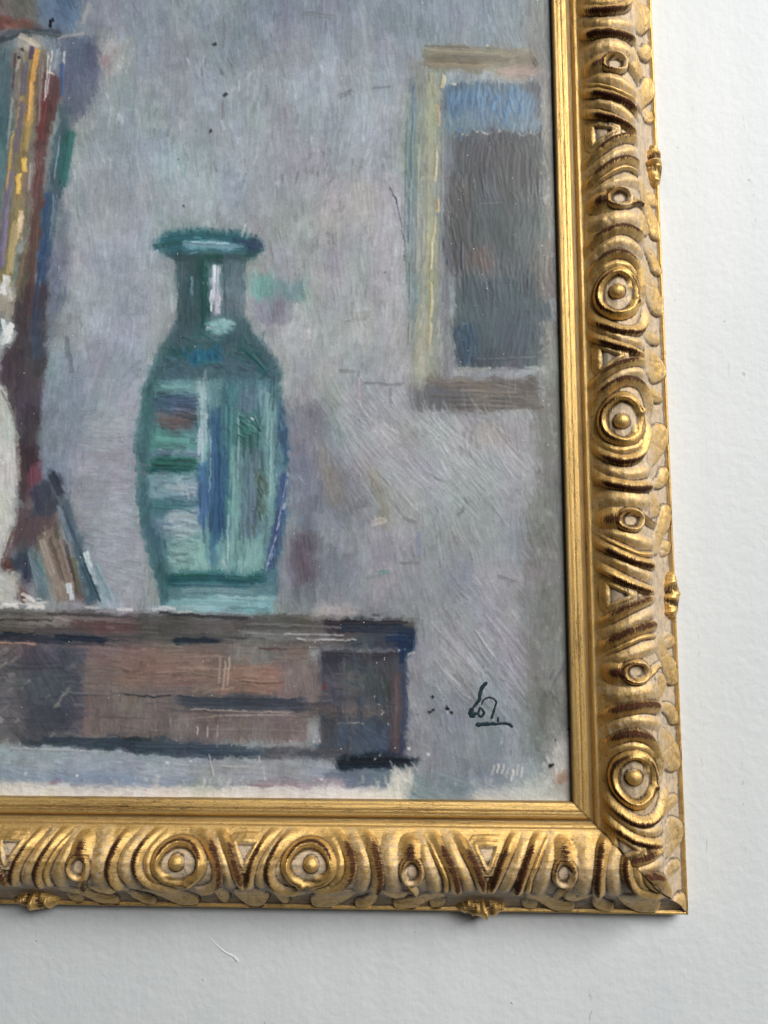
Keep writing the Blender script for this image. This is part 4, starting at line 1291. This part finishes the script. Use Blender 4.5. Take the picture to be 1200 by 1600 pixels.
bole = np.maximum(bole, 0.95 * np.exp(-((er - 1.10) / 0.10) ** 2) * smooth(36, 27, VG) + 0.7 * np.exp(-((er - 1.06) / 0.08) ** 2) * smooth(36, 44, VG))
bd = np.hypot((SG - 105.2) / 4.6, (VG - 33.0) / 4.8)
boss = np.sqrt(np.clip(1 - bd ** 2, 0, 1))
relief = np.where(bd < 1, np.maximum(relief, -0.9 + 3.4 * boss), relief)
cream = np.where(bd < 1.0, cream * smooth(0.75, 1.0, bd) + 0.02, cream)

cream = np.where(VG < 15.4, 0.22, cream)
relief *= ORN
relief += (fnoise(SG.shape, 9, 6, 3) - 0.5) * 0.5 * ORN
relief *= 1 - smooth(71.3, 72.2, VG)
part_id[(VG < 15.6) | (VG > 71.8)] = 0
# creases are coloured darker, low ground holds the wash
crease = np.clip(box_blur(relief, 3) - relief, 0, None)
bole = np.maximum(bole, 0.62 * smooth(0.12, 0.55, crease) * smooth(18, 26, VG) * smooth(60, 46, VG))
dark_tone = np.clip(0.27 + 1.5 * crease, 0, 1.0) * ORN + 0.22 * (1 - ORN)
cream = np.clip(cream + 0.24 * smooth(0.4, -1.0, relief) * smooth(18, 26, VG) * ORN, 0, 1.3)
dark_tone = np.where(VG < 15.5, 0.34 + 0.60 * np.exp(-((VG - 11.0) / 1.6) ** 2) + 0.45 * smooth(0.9, 0.0, VG), dark_tone)
dark_tone += 0.30 * np.exp(-((VG - 15.8) / 0.9) ** 2)
bole = np.where(VG < 15, 0.22 + 0.16 * np.exp(-((VG - 5.3) / 2.0) ** 2), bole)
dark_tone = np.where(VG > 71.8, 0.22, dark_tone)
cream = np.where(VG > 71.6, 0.08, cream)

FIELDS = [relief, cream, bole, dark_tone]


def sample_motif(s_abs):
    """s_abs: distance from a shell axis along the rail for each (i, j) -> fields with mirrored repeats"""
    per = 2 * HALF
    q = np.mod(s_abs, per)
    n = np.floor(s_abs / per).astype(int)
    mir = q > HALF
    q2 = np.where(mir, per - q, q)
    fi = (q2 - sg[0]) / DS
    i0 = np.clip(np.floor(fi).astype(int), 0, len(sg) - 2)
    f = fi - i0
    J = np.broadcast_to(np.arange(s_abs.shape[1])[None], s_abs.shape)
    out = [F[i0, J] * (1 - f) + F[i0 + 1, J] * f for F in FIELDS]
    pid = part_id[np.round(fi).astype(int), J]
    return out, pid, n * 2 + mir


RAIL_RES = 0.55


def make_rail(name, axis0, scale, u_end, u_fine, along):
    """along = 'z' for the right-hand rail (u up, v to the right) or 'x' for the bottom rail (u leftwards, v down).
    u is measured from the sight corner away from the mitre; the mitre is at u = -v."""
    gap = 0.16
    u = np.concatenate([np.arange(-V[-1] - 1, u_fine, RAIL_RES), np.arange(u_fine, u_end, 1.4)])
    U, J = np.meshgrid(u, np.arange(NV), indexing='ij')
    VV = V[J]
    UC = np.maximum(U, -VV + gap)
    clamped = U < -VV + gap
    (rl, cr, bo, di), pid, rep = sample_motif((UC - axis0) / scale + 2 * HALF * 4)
    wear = fnoise(U.shape, 60, 20, 3) - 0.5
    jit = (fnoise(U.shape, 7, 5, 2) - 0.5) * 0.35 * smooth(15, 19, VV)
    rl = rl + jit
    # tool marks run along the plain fillet
    lines = vnoise((1, NV), 1, 2.2)[0] - 0.5
    rl = rl + np.where(VV < 15, lines[J] * 0.28 + (vnoise(U.shape, 40, 1.6) - 0.5) * 0.16, 0)
    di = di + 0.55 * np.exp(-((UC + VV) / 0.7) ** 2)
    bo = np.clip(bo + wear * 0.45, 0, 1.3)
    cr = np.clip(cr + (fnoise(U.shape, 45, 25, 3) - 0.5) * 0.30 * smooth(15, 18, VV), 0, 1.3)
    v3 = VV + rl * NVv[J]
    h3 = HV[J] + rl * NVh[J]
    # end profile columns: sight lip wall in front, outer side wall behind
    def col(a, first, last):
        return np.concatenate([first[:, None], a, last[:, None]], 1)
    z = np.zeros(len(u))
    u0 = np.maximum(u, gap)
    uL = np.maximum(u, -V[-1] + gap)
    UU = col(UC, np.maximum(u, gap), uL)
    v3 = col(v3, z + 0.0, z + V[-1])
    h3 = col(h3, z + 26.0, z + 0.2)
    cl = col(clamped.astype(float), (u < gap).astype(float), (u < -V[-1] + gap).astype(float)) > 0.5
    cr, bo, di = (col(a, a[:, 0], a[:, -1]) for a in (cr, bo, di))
    di[:, 0] = 0.75
    pid = col(pid, z, z).astype(int)
    rep = col(rep, rep[:, 0], rep[:, -1]).astype(int)
    nv2 = NV + 2
    if along == 'z':
        co = np.stack([v3, -h3, UU], -1)
    else:
        co = np.stack([-UU, -h3, -v3], -1)
    ruv = np.stack([UU + (0 if along == 'z' else 900), np.broadcast_to(np.concatenate([[-6], ARC_S, [ARC_S[-1] + 9]])[None], UU.shape), 0 * UU], -1)
    # vertex normals from the sheet itself so that split pieces shade as one casting
    a = np.gradient(co, axis=0)
    b = np.gradient(co, axis=1)
    nrm = np.cross(a, b)
    bad = np.linalg.norm(nrm, axis=-1) < 1e-9
    nrm[bad] = (0, -1, 0)
    nrm /= np.linalg.norm(nrm, axis=-1, keepdims=True)
    flip = nrm[:, NV // 2, 1].mean() > 0
    if flip:
        nrm = -nrm
    idx = np.arange(co.shape[0] * nv2).reshape(co.shape[0], nv2)
    q = np.stack([idx[:-1, :-1], idx[1:, :-1], idx[1:, 1:], idx[:-1, 1:]], -1).reshape(-1, 4)
    if flip:
        q = q[:, ::-1]
    clf = cl.ravel()
    q = q[~clf[q].all(1)]
    pid_f, rep_f = pid.ravel(), rep.ravel()
    lab = pid_f[q[:, 0]]
    rp = rep_f[q[:, 0]]
    # elements lying on a symmetry axis belong to one piece, not two halves
    kinds = np.array([0] + parts)
    jcol = q[:, 0] % nv2
    vq = np.concatenate([[-1], V, [80]])[jcol]
    plain = vq < 15.2
    key = np.where(lab == 0, np.where(plain, -1, 0), lab * 1000 + rp)
    on_leaf = (lab == LEAF_CENTRE) | (lab == DART_LEAF)
    key = np.where(on_leaf, lab * 1000 + 500 + rp // 2, key)
    on_shell = lab == DART_SHELL
    key = np.where(on_shell, lab * 1000 + 500 + (rp + 1) // 2, key)
    co_f = co.reshape(-1, 3)
    nr_f = nrm.reshape(-1, 3)
    at = [cr.ravel(), bo.ravel(), di.ravel()]
    ruv_f = ruv.reshape(-1, 3)
    carved_f = np.broadcast_to((np.concatenate([[0], V, [0]]) > 16).astype(float)[None], UU.shape).ravel()

    def build(nm, faces, parent):
        used = np.unique(faces)
        remap = np.zeros(len(co_f), np.int64)
        remap[used] = np.arange(len(used))
        return mesh_from(nm, co_f[used], remap[faces], M_GILT, parent,
                         {'cream': ('FLOAT', at[0][used]), 'bole': ('FLOAT', at[1][used]), 'dark_tone': ('FLOAT', at[2][used]),
                          'carved': ('FLOAT', carved_f[used]), 'rail_uv': ('FLOAT_VECTOR', ruv_f[used])}, nr_f[used])

    small = {}
    for kk in np.unique(key):
        if kk > 0 and (key == kk).sum() < 40:
            key[key == kk] = 0
    rail = build(name, q[key == 0], root)
    build('sight_fillet', q[key == -1], rail)
    for kk in np.unique(key):
        if kk > 0:
            build(PART_NAMES[int(kinds[kk // 1000])], q[key == kk], rail)
    return rail


LEAF_CENTRE = 7
DART_SHELL = 8
DART_LEAF = 9
side_rail = make_rail('frame_moulding', 124.4, 147.1 / HALF, 600.0, 530.0, 'z')
side_rail['label'] = 'upright right-hand length of the gilded frame, brightly lit'
base_rail = make_rail('frame_moulding', 53.1, 144.1 / HALF, 440.0, 372.0, 'x')
base_rail['label'] = 'lower length of the gilded frame, its underside in shade'


# shells on the outer edge, over every other dart
def shell(along, u0, parent, seed):
    r = np.random.default_rng(seed)
    na, nb = 64, 22
    a = np.linspace(-1, 1, na)
    b = np.linspace(0, 1, nb)
    A, B = np.meshgrid(a, b, indexing='ij')
    half_len = 16.5
    prof = np.sqrt(np.clip(1 - A ** 2, 0, 1))
    th = (B - 0.0) * math.pi
    ridge = np.cos(9 * np.arctan2(A, B + 0.25)) * 0.8 * prof * np.sin(np.clip(th, 0, math.pi))
    knob = np.zeros_like(A)
    for _ in range(44):
        ca, cb, s = r.uniform(-0.85, 0.85), r.uniform(0.15, 0.8), r.uniform(0.03, 0.10)
        knob += r.uniform(-1.0, 1.3) * np.exp(-((A - ca) / s) ** 2 - ((B - cb) / (s * 2.2)) ** 2)
    R = 1 + 0.07 * ridge + 0.13 * knob
    ctr_v = 69.6
    vv = ctr_v - np.cos(th) * 7.8 * prof ** 0.8 * R
    hh = 5.5 + np.sin(th) * 13.0 * prof ** 0.7 * R - 2.0 * smooth(0.5, 1, B)
    uu = u0 + A * half_len
    cr_ = np.clip(0.35 - 0.3 * knob - 0.3 * ridge, 0, 1) * smooth(0.45, 0.1, B) * 1.2
    bo_ = np.clip(0.42 - 0.40 * ridge - 0.25 * knob, 0, 1)
    di_ = np.clip(0.42 - 0.35 * ridge - 0.3 * knob, 0, 1)
    if along == 'z':
        co = np.stack([vv, -hh, uu], -1)
    else:
        co = np.stack([-uu, -hh, -vv], -1)
    idx = np.arange(na * nb).reshape(na, nb)
    q = np.stack([idx[:-1, :-1], idx[1:, :-1], idx[1:, 1:], idx[:-1, 1:]], -1).reshape(-1, 4)
    if along == 'x':
        q = q[:, ::-1]
    ruv = np.stack([uu, 80 + B * 16, 0 * uu], -1).reshape(-1, 3)
    return mesh_from('shell', co.reshape(-1, 3), q, M_GILT, parent,
                     {'cream': ('FLOAT', cr_.ravel()), 'bole': ('FLOAT', bo_.ravel()), 'dark_tone': ('FLOAT', di_.ravel()), 'rail_uv': ('FLOAT_VECTOR', ruv)})


shell('z', 123.2, side_rail, 3)
shell('z', 413.8, side_rail, 4)
shell('x', 54.6, base_rail, 5)
shell('x', 339.2, base_rail, 6)
